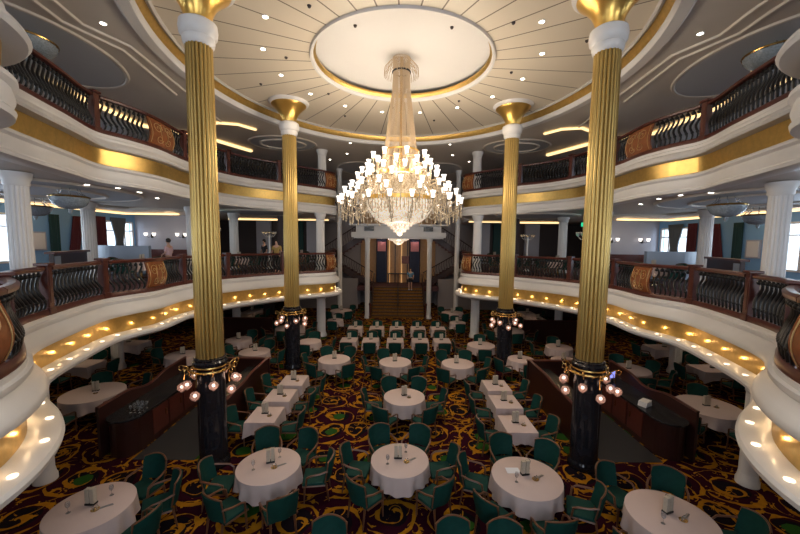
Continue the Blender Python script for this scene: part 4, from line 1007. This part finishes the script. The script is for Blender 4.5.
# ------------------------------------------------------------------ service stations
def wave_panel(x0, x1, y0, y1, ztop, m, name, parent, cap=None):
    # ztop: list of heights along y
    b = BM(); n = 24; A, B = [], []
    for i in range(n + 1):
        y = y0 + (y1 - y0) * i / n; f = i / n * (len(ztop) - 1); k = min(int(f), len(ztop) - 2); g = f - k; g = g * g * (3 - 2 * g); z = ztop[k] * (1 - g) + ztop[k + 1] * g
        A.append([b.verts.new((x, y, zz)) for x, zz in ((x0, 0), (x1, 0), (x1, z), (x0, z))])
    for p, q in zip(A, A[1:]):
        for j in range(4): b.faces.new((p[j], p[(j + 1) % 4], q[(j + 1) % 4], q[j]))
    b.faces.new(A[0]); b.faces.new(A[-1]); o = obj(name, b, m, parent)
    b = BM(); P = [((x0 + x1) / 2, a[2].co.y if False else y0 + (y1 - y0) * i / n, 0) for i, a in enumerate(A)]
    pts = []
    for i in range(n + 1):
        f = i / n * (len(ztop) - 1); k = min(int(f), len(ztop) - 2); g = f - k; g = g * g * (3 - 2 * g); pts.append(((x0 + x1) / 2, y0 + (y1 - y0) * i / n, ztop[k] * (1 - g) + ztop[k + 1] * g))
    tube(b, pts, .05, 8, flat=.5); obj('cap_rail', b, wood, o)
    return o
for sx, nm in SIDES:
    t = tag(empty('service_counter', (sx * 6.9, 8.3, 0)), 'dark service counter with wavy mahogany back screen on the ' + nm, 'counter')
    xs = lambda a, b_: sorted((sx * a, sx * b_))
    wave_panel(*xs(.38, .44), 0.0, 3.6, [1.28, 1.30, 1.15, 1.32, 1.35], wood2, 'back_screen', t)
    b = BM(); prism(b, [(sx * .36, 3.5), (sx * -.35, 3.5)] + [(sx * -.35 * math.cos(q * PI / 12), .36 - .35 * math.sin(q * PI / 12)) for q in range(13)], .0, .90); cb = obj('cabinet_body', b, wood2, t)
    b = BM(); prism(b, [(sx * .38, 3.5), (sx * -.40, 3.5)] + [(sx * -.40 * math.cos(q * PI / 12), .36 - .40 * math.sin(q * PI / 12)) for q in range(13)], .90, .94); obj('counter_top', b, dark, t)
    for k in range(4):
        b = BM(); box(b, *xs(-.375, -.35), .8 + k * .68, 1.4 + k * .68, .16, .84, .006); dd = obj('cabinet_door', b, wood, t)
        b = BM(); box(b, *xs(-.39, -.375), 1.28 + k * .68, 1.31 + k * .68, .5, .66); obj('door_handle', b, brass, dd)
    t = tag(empty('wooden_partition', (sx * 4.64, 8.9, 0)), 'low mahogany partition between centre aisle and %s service station' % nm, 'partition')
    wave_panel(*xs(0, .07), 0, 3.4, [1.05, 1.1, 1.2, 1.2], wood2, 'screen_body', t)
    t = tag(empty('buffet_cabinet', (sx * 5.04, 9.6, 0)), 'dark buffet cabinet backing the aisle partition, ' + nm + ' side', 'cabinet')
    b = BM(); box(b, *xs(-.3, .25), 0, 2.6, .0, .88); obj('cabinet_body', b, wood2, t); b = BM(); box(b, *xs(-.31, .29), -.03, 2.63, .88, .92, .008); obj('counter_top', b, dark, t)
    t = tag(empty('cross_partition', (sx * 6.0, 12.3, 0)), 'mahogany cross partition closing the %s service station' % nm, 'partition')
    b = BM(); box(b, *xs(-1.4, 1.25), 0, .08, 0, 1.15); obj('screen_body', b, wood2, t); b = BM(); box(b, *xs(-1.42, 1.27), -.03, .11, 1.15, 1.2, .01); obj('cap_rail', b, wood, t)
    t = tag(empty('cross_partition', (sx * 8.4, 18.9, 0)), 'dark maroon partition screen before the long tables on the ' + nm, 'partition')
    b = BM(); box(b, *xs(-1.6, 1.4), 0, .08, 0, 1.15); obj('screen_body', b, wood2, t); b = BM(); box(b, *xs(-1.62, 1.42), -.03, .11, 1.15, 1.2, .01); obj('cap_rail', b, wood, t)
    b = BM(); box(b, *sorted((sx * 5.0, sx * 6.5)), 8.25, 12.2, .0, .012); tag(obj('floor_mat', b, floormat), 'dark grey floor covering inside the %s service station' % nm, 'floor mat')
# things on the counters
for k in range(4):
    b = BM(); box(b, -.16, .16, -.11, .11, 0, .035, .01); o = obj('folded_napkins', b, white); o.location = (6.75, 9.35, .942 + .037 * k); o.rotation_euler = (0, 0, .5 + .04 * k)
    tag(o, 'folded white napkin %s in the stack on the right counter' % ('at the bottom', 'second from below', 'third from below', 'on top')[k], 'napkin', 'stacked napkins')
t = tag(empty('till_monitor', (6.85, 11.0, .945), .5), 'small monitor with lit blue screen on the right service counter', 'monitor')
b = BM(); box(b, -.17, .17, 0, .03, .1, .36, .008); obj('monitor_case', b, dark, t); b = BM(); box(b, -.15, .15, -.006, 0, .12, .34); obj('screen', b, screenm, t); b = BM(); box(b, -.03, .03, 0, .04, 0, .12); box(b, -.1, .1, -.06, .1, 0, .012); obj('stand', b, dark, t)
for k in range(9):
    o = PR['glass']; o = inst('glass'); put(o, -6.85 + .11 * (k % 3), 8.75 + .13 * (k // 3), .942, 0, 'clean glass on the left service counter, %s row, %s in it' % (('front', 'middle', 'back')[k // 3], ('outer', 'centre', 'inner')[k % 3]), 'wine glass', 'glasses on the left service counter')

# ------------------------------------------------------------------ people
def person(x, y, z, rz, label, top, bottom, shorts=False, walk=0.0, arm=0.0, H=1.68):
    t = tag(empty('person', (x, y, z), rz), label, 'person')
    s = H / 1.75
    def skinmesh(name, V, E, m, parent, root=0):
        me = bpy.data.meshes.new(name); me.from_pydata([tuple(c * s for c in v[:3]) for v in V], E, []); me.materials.append(m)
        o = bpy.data.objects.new(name, me); COL.objects.link(o); o.parent = parent
        md = o.modifiers.new('skin', 'SKIN'); md.use_smooth_shade = True
        for i, v in enumerate(V):
            r = v[3]; me.skin_vertices[0].data[i].radius = (r[0] * s, r[1] * s) if isinstance(r, tuple) else (r * s, r * s)
        me.skin_vertices[0].data[root].use_root = True
        sb = o.modifiers.new('sub', 'SUBSURF'); sb.levels = 1; sb.render_levels = 2
        return o
    w_ = walk
    V = [(0, 0, .95, (.15, .10)), (0, 0, 1.15, (.125, .085)), (0, .0, 1.36, (.15, .10)), (0, 0, 1.47, (.07, .06)), (0, .01, 1.54, .05), (0, .02, 1.62, (.075, .09)), (0, .02, 1.70, (.06, .075)),
         (-.10, 0, .88, .085), (-.10, w_ * .5 + .02, .50, .058), (-.10, w_ * .3, .10, .04), (-.10, w_ * .3 + .13, .04, (.04, .03)),
         (.10, 0, .88, .085), (.10, -w_ * .3 + .03, .50, .058), (.10, -w_ * .8, .12, .04), (.10, -w_ * .8 + .12, .05, (.04, .03)),
         (-.20, 0, 1.40, .05), (-.25, .0 - w_ * .2, 1.13, .038), (-.24 + arm * .1, .08 + arm * .15, .90 + arm * .2, .028),
         (.20, 0, 1.40, .05), (.25, w_ * .2, 1.13, .038), (.24 - arm * .1, .10 + arm * .15, .90 + arm * .2, .028)]
    for sx_ in (-1, 1):
        base = 17 if sx_ < 0 else 20; bx, by, bz = V[base][:3]
        for dx, dy, dz in ((-.03, .02, -.08), (-.012, .03, -.10), (.008, .03, -.10), (.028, .02, -.085), (-sx_ * .045, .05, -.04)): V.append((bx + dx, by + dy, bz + dz, .009))
    E = [(0, 1), (1, 2), (2, 3), (3, 4), (4, 5), (5, 6), (0, 7), (7, 8), (8, 9), (9, 10), (0, 11), (11, 12), (12, 13), (13, 14), (2, 15), (15, 16), (16, 17), (2, 18), (18, 19), (19, 20)]
    E += [(17, 21 + i) for i in range(5)] + [(20, 26 + i) for i in range(5)]
    body = skinmesh('body', V, E, skin, t)
    g = lambda i, k=0: V[i][:3]
    S = [(0, 0, .92, (.165, .12)), (0, 0, 1.15, (.15, .11)), (0, 0, 1.37, (.165, .115)), (0, 0, 1.46, (.08, .075)), (*g(15), .065), (V[16][0] * .97, V[16][1] * .8, 1.18, .055), (*g(18), .065), (V[19][0] * .97, V[19][1] * .8, 1.18, .055)]
    skinmesh('shirt', S, [(0, 1), (1, 2), (2, 3), (2, 4), (4, 5), (2, 6), (6, 7)], top, t)
    if shorts: Tv = [(0, 0, .95, (.165, .12)), (*g(7), .10), (-.10, w_ * .4 + .02, .58, .085), (*g(11), .10), (.10, -w_ * .25 + .02, .58, .085)]
    else: Tv = [(0, 0, .95, (.165, .12)), (*g(7), .10), (*g(8), .075), (V[9][0], V[9][1], .13, .058), (*g(11), .10), (*g(12), .075), (V[13][0], V[13][1], .14, .058)]
    skinmesh('shorts' if shorts else 'trousers', Tv, [(0, 1), (1, 2), (0, 3), (3, 4)] if shorts else [(0, 1), (1, 2), (2, 3), (0, 4), (4, 5), (5, 6)], bottom, t)
    b = BM(); sphere(b, (0, 0 * s, 1.69 * s), .105 * s, 14, 10, 1.0)
    for v in b.verts:
        if v.co.y > .05 * s and v.co.z < 1.72 * s: v.co.y = .05 * s
        v.co.z = max(v.co.z, 1.60 * s)
    obj('hair', b, hairm, t, smooth=True)
    b = BM(); sphere(b, (0, .112 * s, 1.635 * s), .014 * s, 6, 5); obj('nose', b, skin, t)
    for q in (-1, 1): b = BM(); sphere(b, (q * .03 * s, .10 * s, 1.66 * s), .009 * s, 6, 5); obj('eye', b, hairm, t)
    for q in (-1, 1): b = BM(); box(b, q * .10 * s - .05 * s, q * .10 * s + .05 * s, (w_ * .3 if q < 0 else -w_ * .8) * s - .06, (w_ * .3 if q < 0 else -w_ * .8) * s + .18, 0, .07, .015); obj('shoe', b, fabric['white'] if shorts else hairm, t, smooth=True)
person(.95, 27.25, 1.668, PI, 'person in blue T-shirt and dark shorts walking down the staircase', fabric['blue'], fabric['black'], True, .04, .3)
person(-9.75, 15.1, 3.7, PI / 2, 'person in pale pink top with dark hair standing behind the left railing', fabric['pink'], fabric['black'], False, 0, .8, 1.66)
person(-6.25, 18.2, 3.7, PI, 'person in ochre top standing behind the far left railing', fabric['ochre'], fabric['black'], False, 0, .3)
person(-7.5, 19.9, 3.7, PI * .8, 'person in dark clothes standing far back in the left lounge', fabric['black'], fabric['black'], False, 0, .2)
